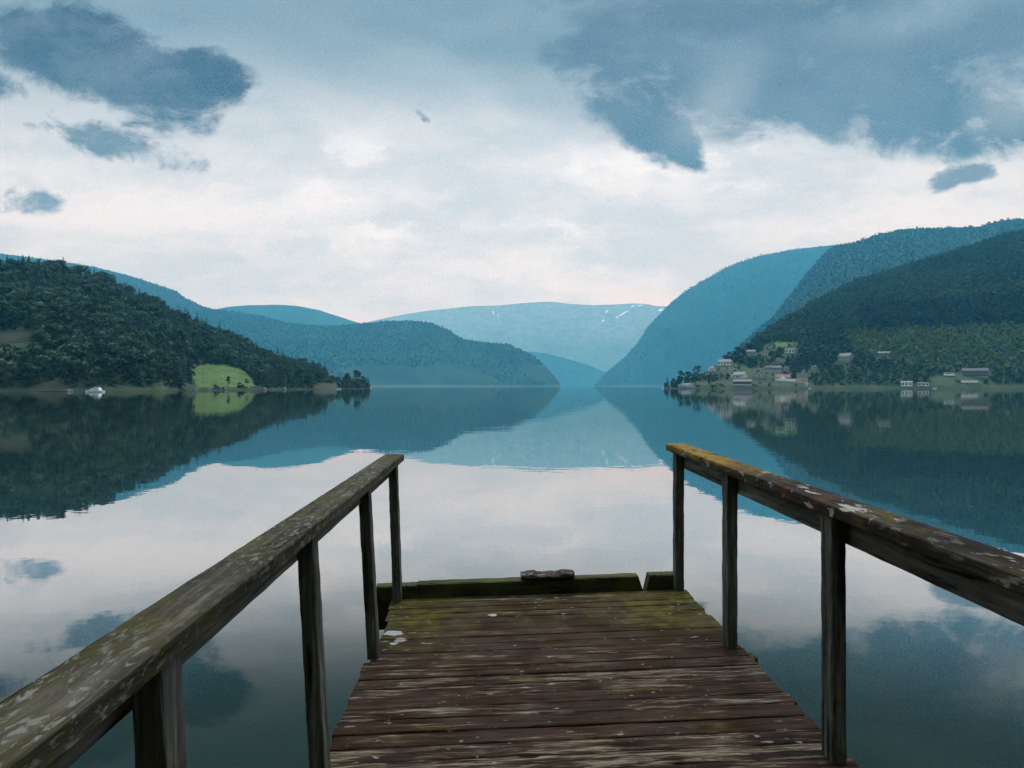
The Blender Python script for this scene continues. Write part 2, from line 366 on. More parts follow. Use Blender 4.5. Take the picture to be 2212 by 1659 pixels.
def scatter(h, spacing, x0, x1, seed, tmax=1.03):
    rng = np.random.default_rng(seed)
    xs = np.linspace(x0, x1, 40); Dm, DM = h.DF(xs).min(), (h.DF(xs) + (h.DC(xs) - h.DF(xs)) * tmax).max()
    X0 = min(((x0 - CX) / FX) * Dm, ((x0 - CX) / FX) * DM); X1 = max(((x1 - CX) / FX) * Dm, ((x1 - CX) / FX) * DM)
    gx, gy = np.meshgrid(np.arange(X0, X1, spacing), np.arange(Dm, DM, spacing))
    gx = (gx + rng.uniform(-.48, .48, gx.shape) * spacing).ravel(); gy = (gy + rng.uniform(-.48, .48, gy.shape) * spacing).ravel()
    x = CX + FX * gx / gy; t = (gy - h.DF(x)) / np.maximum(h.DC(x) - h.DF(x), 5)
    k = (x > x0) & (x < x1) & (t > .012) & (t < tmax); gx, gy, x, t = gx[k], gy[k], x[k], t[k]
    return gx, gy, h.z(x, gy), x, t
KEEP_OUT = []                                # (x0, x1, y0, y1, D) of buildings in the reading: no tree in front of them
def clear_of(X, Y, Z, H, W):
    ok = np.ones(len(X), bool); x, yb = px_of(X, Y, Z); yt = yb - H * FX / Y; hw = W * FX / Y
    for (a, b, c, d, D) in KEEP_OUT: ok &= ~((x + hw > a) & (x - hw < b) & (yt < d) & (yb > c) & (Y < D + 5))
    return ok

# ------------------------------------------------------------------ buildings of the far shore
PAL = {}
def paint(c, rough=.6):
    if c not in PAL: PAL[c] = flat('paint_%d' % len(PAL), c, rough, .3, .12, 1.5)
    return PAL[c]
WHITE = (.86, .87, .86); DARK = (.035, .033, .032); PANE = (.03, .04, .045); GREYROOF = (.075, .08, .086); STONE = (.30, .30, .29)
M_pane = flat('window_pane', PANE, .15, .6, .05); M_stone = flat('foundation_stone', STONE, .9, .2, .2, 2.)
def house(name, label, rect, wall=WHITE, roof=GREYROOF, ridge='x', yaw=0., wall_f=.55, storeys=1, nwin=4, frame=WHITE, base_f=.12, deep=None, door=True, chimney=True, hip=0., band=None, cat='house', gable=None, group=None, base_c=None, terrace=None, H=None, porch=False):
    x0, x1, yt, yb = rect; (rx, ry) = S(((x0 + x1) / 2, yb)); h_ = H or HF
    q = h_.hit(rx, ry); D = q.y; k = D / 1667.0
    W = (x1 - x0) * k; HT = (yb - yt) * k
    dp = deep or max(3., min(W * .62, 9.)); ya = abs(R(yaw)); W = W / (math.cos(ya) + dp / max(W, 1) * math.sin(ya) * (1 if yaw else 0)) if yaw else W
    KEEP_OUT.append((S((x0 - 2, 0))[0], S((x1 + 2, 0))[0], S((0, yt))[1], S((0, yb + 1))[1], D))
    root = empty(name, (q.x, D, q.z), -math.atan2(q.x, D) + R(yaw)); tag(root, label, cat, group)
    hb = HT * base_f; hw = hb + HT * wall_f; w = W / 2 * .95; d0, d1 = 0., dp
    b = MB(); b.box(-w + .05, w - .05, d0 + .05, d1 - .05, -3., hb); b.build('foundation', paint(base_c) if base_c else M_stone, root)
    b = MB()                                                 # walls with their gables
    if ridge == 'x' and not hip:
        m = (d0 + d1) / 2
        b.add([(-w, d0, hb), (-w, d1, hb), (-w, d1, hw), (-w, m, HT - .15), (-w, d0, hw), (w, d0, hb), (w, d1, hb), (w, d1, hw), (w, m, HT - .15), (w, d0, hw)],
              [(0, 4, 3, 2, 1), (5, 6, 7, 8, 9), (0, 5, 9, 4), (1, 2, 7, 6), (0, 1, 6, 5)])
    elif ridge == 'y':
        b.add([(-w, d0, hb), (w, d0, hb), (w, d0, hw), (0, d0, HT - .15), (-w, d0, hw), (-w, d1, hb), (w, d1, hb), (w, d1, hw), (0, d1, HT - .15), (-w, d1, hw)],
              [(0, 1, 2, 3, 4), (5, 9, 8, 7, 6), (1, 6, 7, 2), (0, 4, 9, 5), (0, 5, 6, 1)])
    else: b.box(-w, w, d0, d1, hb, hw)
    b.build('wall', paint(wall), root)
    b = MB(); o = .45; th = .22                              # roof slabs with eaves
    def slab(p):
        n = (Vector(p[1]) - Vector(p[0])).cross(Vector(p[-1]) - Vector(p[0])).normalized()
        if n.z < 0: n = -n
        lo = [Vector(v) for v in p]; up = [v + n * th for v in lo]; m = len(p)
        b.add(lo + up, [tuple(range(m))[::-1], tuple(range(m, 2 * m))] + [(i, (i + 1) % m, m + (i + 1) % m, m + i) for i in range(m)])
    e = .3 * (HT - hw) / max(dp / 2, 1)
    if ridge == 'x':
        m = (d0 + d1) / 2; xr = w + o - hip * w
        slab([(-w - o, d0 - o, hw - e), (w + o, d0 - o, hw - e), (xr, m, HT), (-xr, m, HT)]); slab([(w + o, d1 + o, hw - e), (-w - o, d1 + o, hw - e), (-xr, m, HT), (xr, m, HT)])
        if hip: slab([(w + o, d0 - o, hw - e), (w + o, d1 + o, hw - e), (xr, m, HT)]); slab([(-w - o, d1 + o, hw - e), (-w - o, d0 - o, hw - e), (-xr, m, HT)])
    else:
        e = .3 * (HT - hw) / max(w, 1)
        slab([(-w - o, d0 - o, hw - e), (0, d0 - o, HT), (0, d1 + o, HT), (-w - o, d1 + o, hw - e)]); slab([(w + o, d1 + o, hw - e), (0, d1 + o, HT), (0, d0 - o, HT), (w + o, d0 - o, hw - e)])
    ro = b.build('roof', paint(roof), root)
    if chimney:
        c = MB(); cx = w * .3; c.box(cx - .35, cx + .35, (d0 + d1) / 2 - .3, (d0 + d1) / 2 + .3, HT - .6, HT + .8); c.build('chimney', paint((.4, .38, .36)), ro)
    for st in range(storeys):
        z0 = hb + (hw - hb) * (st + .28) / storeys; z1 = hb + (hw - hb) * (st + .82) / storeys
        for i in range(nwin):
            cxw = -w + 2 * w * (i + .5) / nwin; ww = min(w / nwin * .62, 1.1)
            f = MB(); f.box(cxw - ww, cxw + ww, -.10, .02, z0, z1); fo = f.build('window', paint(frame), root)
            g = MB(); g.box(cxw - ww * .8, cxw + ww * .8, -.14, -.103, z0 + (z1 - z0) * .12, z1 - (z1 - z0) * .12); g.build('pane', M_pane, fo)
    if gable:                                                # a small cross gable over the door
        g = MB(); gx, gw, gh = gable[0] * w, gable[1] * w, gable[2] * HT
        g.add([(gx - gw, -.6, hb), (gx + gw, -.6, hb), (gx + gw, -.6, hw), (gx, -.6, gh), (gx - gw, -.6, hw), (gx - gw, dp * .5, hb), (gx + gw, dp * .5, hb), (gx + gw, dp * .5, hw), (gx, dp * .5, gh), (gx - gw, dp * .5, hw)],
              [(0, 1, 2, 3, 4), (5, 9, 8, 7, 6), (1, 6, 7, 2), (0, 4, 9, 5), (2, 7, 8, 3), (3, 8, 9, 4)])
        g.build('gable', paint(WHITE), root)
    if band:
        g = MB(); g.box(-w, w, -.9, -.02, hb + HT * band[0], hb + HT * band[1]); g.build('balcony', paint(band[2]), root)
    if terrace:
        g = MB(); g.box(-w - 1, terrace * w, -3.2, -2.7, -2., hb + .6); g.build('terrace_wall', paint(WHITE), root)
    if porch:
        g = MB(); g.box(-w, w * .1, -2.2, -.03, hw - .25, hw - .05)
        for i in range(4): px = -w + .15 + i * w * .36; g.box(px - .09, px + .09, -2.15, -1.97, -1., hw - .25)
        g.build('porch', paint(WHITE), root)
    if door:
        g = MB(); g.box(w * .02 - .5, w * .02 + .5, -.08, -.01, hb, hb + min(2.1, (hw - hb) * .8)); g.build('door', paint((.12, .10, .09)), root)
    return root
HG_ = 'houses of the hamlet on the right shore'
house('house', 'white house with steep gable facing the water, upper left of the hamlet', (1730, 1747, 890, 907), ridge='y', wall_f=.42, storeys=1, nwin=2, yaw=12, group=HG_)
house('shed', 'small white lean shed just left of the steep white gabled house', (1714, 1724, 898, 906), ridge='y', wall_f=.5, nwin=1, chimney=False, cat='shed', group=HG_)
house('house', 'long white house with lilac grey hipped roof above the gabled white house', (1751, 1788, 877, 893), roof=(0.144, 0.130, 0.144), hip=.35, wall_f=.5, nwin=5, frame=(.1, .1, .11), group=HG_)
house('house', 'grey roofed house with white gable end and open porch above the dark boathouse', (1784, 1819, 908, 925), wall=(.60, .62, .62), roof=(0.122, 0.137, 0.140), wall_f=.48, yaw=-28, nwin=4, porch=True, group=HG_)
house('boathouse', 'long dark red boathouse with grey roof at the edge of the water', (1790, 1835, 926, 944.5), wall=(.10, .045, .05), roof=(0.072, 0.079, 0.086), wall_f=.45, base_f=.25, nwin=7, frame=(.3, .2, .2), band=(-.02, .06, WHITE), cat='boathouse', chimney=False, group=HG_, deep=8)
house('house', 'pale green house with white trim half hidden in garden trees', (1842, 1866, 906, 924), wall=(.30, .38, .33), roof=(0.094, 0.108, 0.108), ridge='y', wall_f=.5, storeys=2, nwin=3, group=HG_)
house('house', 'dark brown house with white windows, left one of the dark pair', (1868, 1885, 893, 907), wall=(.055, .055, .055), roof=(0.072, 0.079, 0.086), wall_f=.48, nwin=2, base_f=.2, base_c=(.6, .6, .58), group=HG_)
house('house', 'dark brown house with white windows, right one of the dark pair', (1887, 1907, 893, 907), wall=(.045, .04, .045), roof=(0.101, 0.094, 0.108), wall_f=.48, nwin=3, base_f=.2, base_c=(.6, .58, .6), group=HG_)
house('house', 'low white house with faded red roof and white entrance gable', (1894, 1928, 914, 928), roof=(0.187, 0.065, 0.061), wall_f=.32, nwin=4, frame=(.1, .09, .09), gable=(0., .34, .8), terrace=1.9, group=HG_)
house('house', 'peach coloured house with mossy dark roof and white lower windows', (1946, 1974, 911, 935), wall=(.62, .37, .22), roof=(0.054, 0.061, 0.043), wall_f=.52, storeys=2, nwin=4, yaw=14, base_f=.1, base_c=(.66, .6, .5), group=HG_)
house('house', 'small grey gabled roof showing behind the peach coloured house', (1956, 1967, 901, 914), wall=(.26, .30, .29), roof=(0.065, 0.072, 0.072), ridge='y', wall_f=.45, nwin=1, door=False, group=HG_)
house('house', 'small white house with dark roof below the high green field', (1917, 1940, 850, 863), roof=(0.036, 0.043, 0.040), wall_f=.52, nwin=3, frame=(.1, .1, .1), group=HG_)
house('house', 'grey farmhouse with pale gable alone on the wooded slope', (2042, 2077, 862, 883), wall=(.27, .30, .30), roof=(0.079, 0.086, 0.086), wall_f=.5, yaw=-32, nwin=3, group=HG_)
house('barn', 'weathered grey barn beside the brown field above the hamlet', (1822, 1843, 854, 865), wall=(.20, .20, .20), roof=(0.108, 0.115, 0.122), wall_f=.5, nwin=3, frame=(.42, .42, .42), chimney=False, cat='barn', group=HG_)
house('cabin', 'low dark cabin with pale flat roof among the young trees', (2144, 2171, 859, 867), wall=(.04, .05, .05), roof=(0.216, 0.238, 0.230), wall_f=.62, nwin=3, base_f=.1, cat='cabin', group=HG_)
house('boathouse', 'plain white boathouse with shallow roof at the right shore', (2201, 2226, 931, 944), wall_f=.72, base_f=.08, nwin=3, roof=(0.187, 0.202, 0.202), frame=(.5, .52, .52), chimney=False, door=False, cat='boathouse', group=HG_)
house('shed', 'little white waterside shed with dark doorway, left of its twin', (2241, 2250, 934, 943.5), wall_f=.7, nwin=1, roof=(0.130, 0.130, 0.130), frame=DARK, chimney=False, door=False, cat='shed', group=HG_)
house('shed', 'little white waterside shed with dark doorway, right of its twin', (2252, 2267, 934, 943.5), wall_f=.7, nwin=2, roof=(0.115, 0.108, 0.108), frame=DARK, chimney=False, door=False, cat='shed', group=HG_)
house('house', 'long dark house with two rows of pale balcony railing on the right slope', (2353, 2408, 899, 920), wall=(.045, .042, .05), roof=(0.043, 0.047, 0.054), wall_f=.62, storeys=2, nwin=7, frame=(.42, .40, .46), base_f=.06, band=(.26, .31, (.34, .33, .38)), group=HG_)
house('boathouse', 'low grey roofed boathouse on the lawn under the long dark house', (2350, 2384, 930, 940), wall=(.10, .11, .10), roof=(0.122, 0.137, 0.137), wall_f=.4, nwin=3, chimney=False, door=False, cat='boathouse', group=HG_)
house('shed', 'tiny white boat shed standing at the water under the peach house', (1966, 1972, 936.5, 944.5), wall_f=.6, nwin=1, chimney=False, door=False, roof=(0.158, 0.158, 0.158), cat='shed', group=HG_, frame=(.6, .6, .6))
house('house', 'tiny white house among trees right of the white gabled house', (1760, 1772, 898, 907), wall_f=.5, nwin=2, group=HG_)
house('house', 'small pale house among trees right of the dark brown pair', (1914, 1925, 896, 905), wall=(.6, .62, .6), wall_f=.5, nwin=2, group=HG_)
house('cabin', 'small white cabin in the trees under the small white house by the high field', (1895, 1905, 874, 882), wall_f=.5, nwin=2, cat='cabin', group=HG_)
house('cabin', 'small pale cabin in the trees above the peach coloured house', (1982, 1993, 893, 902), wall=(.5, .52, .5), wall_f=.5, nwin=2, cat='cabin', group=HG_)
house('house', 'white house with red-brown roof peeping through trees on the left point', (806, 820, 899, 913), roof=(0.144, 0.086, 0.072), wall_f=.5, ridge='y', nwin=2, H=HE)
house('shed', 'small white outbuilding right of the white house on the left point', (822, 829, 909, 915), wall_f=.55, nwin=1, chimney=False, door=False, cat='shed', H=HE)

# white van parked on the lawn
def van(rect, label):
    x0, x1, yt, yb = rect; q = HF.hit(*S(((x0 + x1) / 2, yb))); k = q.y / 1667; Lx = (x1 - x0) * k; Hh = (yb - yt) * k
    KEEP_OUT.append((S((x0 - 2, 0))[0], S((x1 + 2, 0))[0], S((0, yt))[1], S((0, yb + 1))[1], q.y))
    r = empty('parked_van', (q.x, q.y, q.z + .3), -math.atan2(q.x, q.y)); tag(r, label, 'van')
    a = Lx / 2; b = MB(); P = [(-a, .35), (a, .35), (a, Hh * .55), (a * .78, Hh * .62), (a * .55, Hh), (-a, Hh)]; n = len(P)
    b.add([(x, -1, z) for x, z in P] + [(x, 1, z) for x, z in P], [tuple(range(n)), tuple(range(2 * n - 1, n - 1, -1))] + [(i, n + i, n + (i + 1) % n, (i + 1) % n) for i in range(n)])
    b.build('body', paint(WHITE, .35), r)
    g = MB(); g.box(-a * .7, a * .5, -1.03, -1.005, Hh * .62, Hh * .85); g.build('window', M_pane, r)
    for sx in (-.6, .6):
        w = MB(); w.tube([(a * sx, -1.04, .32), (a * sx, -.8, .32)], .34, 10); w.build('wheel', paint((.02, .02, .02)), r)
van((2306, 2329, 911, 918.5), 'long pale van parked on the lawn left of the long dark house')

# ------------------------------------------------------------------ boats, buoys, poles
def hull(L, B, Hh, bow=1.6):
    V = []; F = []; n = 13; m = 7
    for i in range(n):
        t = i / (n - 1); x = -L / 2 + L * t; bw = B / 2 * (1 - max(0, (t - .45) / .55) ** 2.2) * (.86 + .14 * min(1, t * 4)); sh = Hh * (1 + .35 * t * t)
        for j in range(m):
            a = math.pi * j / (m - 1); V.append((x + (.12 * L * max(0, t - .7) * abs(math.cos(a)) * bow * .3), -math.cos(a) * max(bw, .02), sh - (sh + .25) * math.sin(a) ** .7))
    for i in range(n - 1):
        for j in range(m - 1): F.append((i * m + j, (i + 1) * m + j, (i + 1) * m + j + 1, i * m + j + 1))
    F.append(tuple(range(m))); 
    for i in range(n - 1): F.append((i * m, i * m + m - 1, (i + 1) * m + m - 1, (i + 1) * m))
    return V, F
def boat(kind, label, sx, sy, L, D, rz, col=WHITE, cabin=False, on=None, Hh=.5, group=None):
    q = ray(*S((sx, sy)), D); z = 0. if on is None else on
    r = empty(kind, (q.x, D, z), rz); tag(r, label, 'boat', group)
    V, F = hull(L, L * .34, Hh); b = MB(); b.add(V, F); b.build('hull', paint(col, .35), r)
    s = MB(); s.tube([(-L * .49, -L * .147, Hh * 1.02), (0, -L * .172, Hh * 1.1), (L * .3, -L * .13, Hh * 1.24), (L * .51, 0, Hh * 1.38)], .035, 6); s.tube([(-L * .49, L * .147, Hh * 1.02), (0, L * .172, Hh * 1.1), (L * .3, L * .13, Hh * 1.24), (L * .51, 0, Hh * 1.38)], .035, 6)
    s.build('rub_rail', paint((.12, .12, .13)), r)
    if cabin:
        c = MB(); a = L * .13; P = [(-L * .34, Hh), (L * .30, Hh * 1.15), (L * .12, Hh + .75), (L * .05, Hh + 1.0), (-L * .30, Hh + 1.0)]; n = len(P)
        c.add([(x, -a, zz) for x, zz in P] + [(x, a, zz) for x, zz in P], [tuple(range(n)), tuple(range(2 * n - 1, n - 1, -1))] + [(i, n + i, n + (i + 1) % n, (i + 1) % n) for i in range(n)])
        co = c.build('cabin', paint(WHITE, .35), r)
        g = MB(); g.box(-L * .27, L * .04, -a - .02, a + .02, Hh + .5, Hh + .82); g.build('window', M_pane, co)
        f = MB(); f.box(-L * .27, -L * .02, -a * .8, a * .8, Hh + 1.0, Hh + 1.35); f.build('flybridge', paint((.66, .67, .67), .4), r)
        k = MB(); k.box(-L * .27, -L * .12, -a * .75, a * .75, Hh + 1.95, Hh + 2.03)
        for sx_, sy_ in ((-.26, -1), (-.26, 1), (-.13, -1), (-.13, 1)): k.box(L * sx_ - .03, L * sx_ + .03, a * .7 * sy_ - .03, a * .7 * sy_ + .03, Hh + 1.35, Hh + 1.95)
        k.build('hardtop', paint((.7, .7, .7), .4), r)
    else:
        t = MB()
        for u in (-.25, .1): t.box(L * u - .12, L * u + .12, -L * .15, L * .15, Hh * .98, Hh * 1.1)
        t.build('thwart', paint((.25, .2, .15)), r)
        e = MB(); e.box(-L / 2 - .25, -L / 2 - .03, -.14, .14, -.1, Hh + .45); e.build('outboard_motor', paint(DARK), r)
    return r
boat('motor_cruiser', 'white cabin cruiser with flybridge moored close to the left shore', 231, 957, 7.4, 272, R(176), cabin=True, Hh=.62)
boat('rowing_boat', 'grey-white open boat drawn up at the end of the brown bank', 172, 956, 3.2, 289, R(160), (.5, .52, .5), Hh=.7, on=.2)
boat('rowing_boat', 'small pale skiff lying behind the grey-white boat on the bank', 178, 948, 2.2, 304, R(10), (.55, .58, .57), on=1.1, Hh=.4)
boat('rowing_boat', 'small white bowed boat with dark hull left of the cabin cruiser', 197, 955, 2.6, 284, R(200), (.16, .18, .19), Hh=.6)
boat('rowing_boat', 'white motor dinghy floating off the bank of the left point', 826, 951, 3.9, 505, R(5), Hh=.6)
boat('rowing_boat', 'white open boat floating right of the twin waterside sheds', 2282, 949, 3.9, 600, R(15), Hh=.75)
boat('rowing_boat', 'long white boat lying on the shore grass below the red roofed house', 1893, 938, 4.2, 655, R(3), on=3.0, Hh=.5)
boat('rowing_boat', 'pale flat boat at the shore left of the dark red boathouse', 1765, 945, 3.8, 640, R(178), (.55, .58, .55), Hh=.5)
boat('rowing_boat', 'white boat tied up right of the tiny white boat shed', 1976, 944.5, 2.9, 640, R(0), Hh=1.0)
def buoy(label, sx, D, r):
    q = ray(*S((sx, 943)), D); me = bpy.data.meshes.new('buoy'); bm = bmesh.new()
    bmesh.ops.create_uvsphere(bm, u_segments=14, v_segments=9, radius=r)
    for v in bm.verts: v.co.z = v.co.z * .9 + (.25 * r if v.co.z > r * .85 else 0) + r * .45
    bm.to_mesh(me); bm.free(); o = link('mooring_buoy', me, paint(WHITE, .4)); o.location = (q.x, D, 0); tag(o, label, 'buoy')
buoy('white mooring buoy off the tip of the right point', 1617.5, 630, .5)
buoy('white mooring buoy off the tip of the left point', 906, 720, .5)
def pole(label, sx, yt, yb, arm, H=HF):
    q = H.hit(*S((sx, yb))); hgt = (yb - yt) * q.y / 1667
    r = empty('utility_pole', (q.x, q.y, q.z - .3)); tag(r, label, 'utility pole', 'poles of the hamlet')
    b = MB(); b.tube([(0, 0, 0), (0, 0, hgt)], [.24, .17], 8); b.build('post', paint((.36, .38, .36)), r)
    a = MB(); a.box(-arm, arm, -.07, .07, hgt - .6, hgt - .4); a.build('crossarm', paint((.3, .31, .3)), r)
    KEEP_OUT.append((S((sx - 1.5, 0))[0], S((sx + 1.5, 0))[0], S((0, yt))[1], S((0, yb))[1], q.y))
pole('tall grey pole at the left end of the hamlet', 1693, 884, 905, .5)
pole('grey utility pole left of the grey roofed house', 1757, 902, 927, .8)
pole('short grey pole beside the taller utility pole left of the grey roofed house', 1763, 918, 929, .5)

def rock(label, sx0, sx1, sy0, sy1, hill, seed, group):
    q = hill.hit(*S(((sx0 + sx1) / 2, sy1 - .5))); k = q.y / 1667; w, hh = (sx1 - sx0) * k / 2, (sy1 - sy0) * k
    bm = bmesh.new(); bmesh.ops.create_icosphere(bm, subdivisions=4, radius=1.)
    for v in bm.verts:
        n = 1 + .5 * float(fbm(v.co.x * 1.6 + seed, v.co.y * 1.6 + v.co.z * 1.3, seed, 4)); v.co = Vector((v.co.x * w * n, v.co.y * w * .6 * n, max(v.co.z, -.4) * hh * n))
    me = bpy.data.meshes.new('rock'); bm.to_mesh(me); bm.free()
    o = link('shore_rock', me, M_rock); o.location = (q.x, q.y, max(q.z - .3, 0)); tag(o, label, 'rock', group)
M_rock = flat('granite', (.26, .25, .25), .9, .2, .45, .6)
RG = 'rocks at the tip of the right point'
rock('big pale grey rock slab at the water on the right point', 1654, 1694, 935, 946, HF, 3, RG)
rock('low dark rock under the pointed tree at the tip of the right point', 1619, 1640, 938, 945, HF, 5, RG)
rock('small grey rock between the pale slab and the pointed tree', 1642, 1653, 941, 946, HF, 9, RG)
for i, (a, b, c) in enumerate(((548, 556, 945), (505, 516, 946), (470, 482, 948), (640, 652, 945), (690, 700, 944))):
    rock(['pale stone under the meadow trees by the water', 'grey stone at the water below the middle of the meadow', 'pale stone at the water below the left edge of the meadow', 'stone at the water right of the meadow trees', 'stone at the water near the brown bank of the left point'][i], a, b, c, c + 6, HE, 20 + i, 'stones along the left shore')

# single trees one can point at
def lone(kind, label, sx, yt, yb, hill, ws=1., group=None, k=None):
    x, y = S((sx, yb)); q = hill.hit(x, y); h = (yb - yt) * q.y / 1667
    return tree(kind, (q.x, q.y, q.z), h, label, 'tree', group, ws, None, k)
MT = 'single trees at the foot of the green meadow'
lone('pine_tree', 'spreading dark pine, largest tree in front of the green meadow', 557, 919, 946, HE, 1.15, MT)
lone('spruce_tree', 'small round-topped conifer right of the spreading meadow pine', 582, 932, 947, HE, 1.5, MT)
lone('pine_tree', 'slender pine between the small conifer and the meadow edge', 603, 924, 947, HE, .9, MT)
lone('broadleaf_tree', 'bushy tree at the right corner of the green meadow', 624, 927, 947, HE, 1., MT)
lone('broadleaf_tree', 'low bush at the waterline right of the meadow corner', 641, 936, 948, HE, 1.2, MT)
PT = 'trees at the tip of the left point'
lone('broadleaf_tree', 'dense round tree, tallest of the clump at the tip of the left point', 868, 902, 946, HE, .95, PT)
lone('broadleaf_tree', 'round tree at the outer end of the clump on the left point', 886, 917, 946, HE, 1., PT)
lone('broadleaf_tree', 'round tree at the inner side of the clump on the left point', 846, 908, 946, HE, 1., PT)
lone('spruce_tree', 'pointed dark conifer alone at the tip of the right point', 1629, 914, 941, HF, 1.6)
QT = 'trees behind the rocks of the right point'
lone('broadleaf_tree', 'tall dark oval tree behind the pale rock of the right point', 1661, 896, 935, HF, .9, QT)
lone('broadleaf_tree', 'dark bushy tree right of the oval tree on the right point', 1678, 906, 937, HF, 1., QT)
lone('broadleaf_tree', 'small tree between the pointed conifer and the oval tree', 1645, 917, 940, HF, 1., QT)
lone('broadleaf_tree', 'leafy tree growing beside the tall pole at the left end of the hamlet', 1701, 878, 910, HF, .9, QT)

# ------------------------------------------------------------------ the wood on the left shore: about 300 trees on their own, the rest as one mass
gx, gy, gz, x, t = scatter(HE, 7.4, -200, 797, 31)
_, yb = px_of(gx, gy, gz)
bad = inpoly(x, yb, MEADOW) | inpoly(x, yb, BANK) | inpoly(x, yb, CLEAR) | inpoly(x, yb, SPIT) | ((x > 700) & (t < .3) & (x < 745)) | ((x > 75) & (x < 185) & (t < .012)) | ((x > 400) & (x < 570) & (yb > 830))
hh = RNG.uniform(8.5, 15.5, len(gx)) * np.where(t > .85, 1.0, 1.) * np.interp(x, [-200, 500, 640, 797], [1.08, .95, .8, .62])
isc = (vnoise(gx / 45, gy / 45, 5) * .6 + RNG.random(len(gx)) * .4) > np.where(t > .8, .55, np.where(x > 560, .5, .62))
hh = np.where(isc, hh * 1.12, hh); hh = np.where(t > .86, hh * RNG.uniform(.72, 1.2, len(hh)), hh)
bad |= ~clear_of(gx, gy, gz, hh, hh * .3)
# trees must not cover the meadow and the bank either
for Pm, DD in ((MEADOW, None), (BANK, None), (CLEAR, None), (SPIT, None)):
    for f in (.35, .7, .95):
        bad |= inpoly(x, yb - f * hh * FX / gy, Pm) & (yb > np.array(Pm)[:, 1].max() - 8)
gx, gy, gz, x, t, hh, isc = (a[~bad] for a in (gx, gy, gz, x, t, hh, isc))
order = np.argsort(gy); vis = np.zeros(len(gx)); G = np.zeros((420, 1400), bool)          # how much of each tree the view shows
for i in order:
    xx, y1 = px_of(gx[i], gy[i], gz[i]); y0 = y1 - hh[i] * FX / gy[i]; w = hh[i] * .27 * FX / gy[i]
    a, b = int(max(xx - w, 0)), int(min(xx + w, 1399)); c, d = int(max(y0, 450) - 450), int(min(y1, 869) - 450)
    if b <= a or d <= c: continue
    vis[i] = (~G[c:d, a:b]).sum(); G[c:d, a:b] = True
top = set(np.argsort(-vis)[:540]); nb = nc = 0; rest = []
ZONES = {'sky': 'on the skyline of the wooded hill at the left', 'edge': 'in the dark clump at the water beside the brown bank', 'boats': 'along the shore behind the moored white cruiser',
         'meadow': 'bordering the bright green meadow on the left', 'point': 'on the low wooded point of the left shore', 'mid': 'in the middle of the wooded hill at the left'}
for i in order:
    base = (gx[i], gy[i], gz[i] - .2)
    xx, y1 = px_of(gx[i], gy[i], gz[i])
    if i in top and 0 < xx < 800 and ((isc[i] and nc < 230) or (not isc[i] and nb < 296)):
        z = 'sky' if t[i] > .8 else 'point' if x[i] > 600 else 'edge' if (t[i] < .2 and x[i] < 84) else 'meadow' if (390 < x[i] and t[i] < .45) else 'boats' if t[i] < .2 else 'mid'
        kind = 'spruce_tree' if isc[i] else 'broadleaf_tree'
        tree(kind, base, hh[i], ('pointed dark spruce ' if isc[i] else 'rounded green broadleaf tree ') + ZONES[z], 'tree', ('spruces ' if isc[i] else 'broadleaf trees ') + ZONES[z], 1.05 if isc[i] else 1.1)
        if isc[i]: nc += 1
        else: nb += 1
    else:
        u = .4 * RNG.random() + .6 * float(np.clip(vnoise(gx[i] / 40, gy[i] / 40, 61) * 1.6 - .3, 0, 1)); c = (.014 + .012 * u, .032 + .022 * u, .025 + .012 * u) if isc[i] else (.014 + .043 * u, .033 + .064 * u, .023 + .034 * u)
        rest.append((gx[i], gy[i], gz[i] - .2, hh[i], 'c' if isc[i] else 'b', c, 1.1))
mass('forest', 'dense green wood filling the gaps on the left hillside', rest, LOD1)
def undergrowth(H, sp, x0, x1, seed, hmin, hmax, ok, label, protos):
    gx, gy, gz, x, t = scatter(H, sp, x0, x1, seed); _, yb = px_of(gx, gy, gz); hh = RNG.uniform(hmin, hmax, len(gx)); k = ok(x, yb, t, hh, gy) & clear_of(gx, gy, gz, hh, hh * .5); L = []
    for i in np.nonzero(k)[0]:
        u = RNG.random(); L.append((gx[i], gy[i], gz[i] - .2, hh[i], 'b', (.018 + .036 * u, .040 + .052 * u, .024 + .022 * u), 1.7))
    if H is HE:                                             # rushes and thistles dotted over the meadow, shrubs along its edge
        for k in range(70):
            x, y = (random.uniform(405, 560), random.uniform(789, 830))
            if inpoly(np.array([x]), np.array([y]), MEADOW)[0]: q = HE.hit(x, y); L.append((q.x, q.y, q.z, random.uniform(.4, .9), 'b', (.05, .09, .03), 1.5))
        for k in range(46):
            j = random.choice((0, 1, 2, 3, 4, 6)); f = random.random(); a, b = MEADOW[j], MEADOW[(j + 1) % len(MEADOW)]
            q = HE.hit(a[0] + (b[0] - a[0]) * f + random.uniform(-4, 4), a[1] + (b[1] - a[1]) * f + random.uniform(-2, 2)); L.append((q.x, q.y, q.z - .2, random.uniform(1.5, 4), 'b', (.022, .05, .03), 1.5))
    o = mass('undergrowth', label, L, protos); o['category'] = 'undergrowth'
def ok_left(x, yb, t, hh, gy):
    b = np.zeros(len(x), bool)
    for Pm in (MEADOW, BANK, CLEAR, SPIT):
        for f in (0, .5, 1.): b |= inpoly(x, yb - f * hh * FX / gy, Pm)
    return ~b & ~((x > 400) & (x < 566) & (yb > 828))
undergrowth(HE, 5.0, -200, 797, 41, 1.8, 4.6, ok_left, 'low bushes and saplings under the trees of the left shore', LOD2)

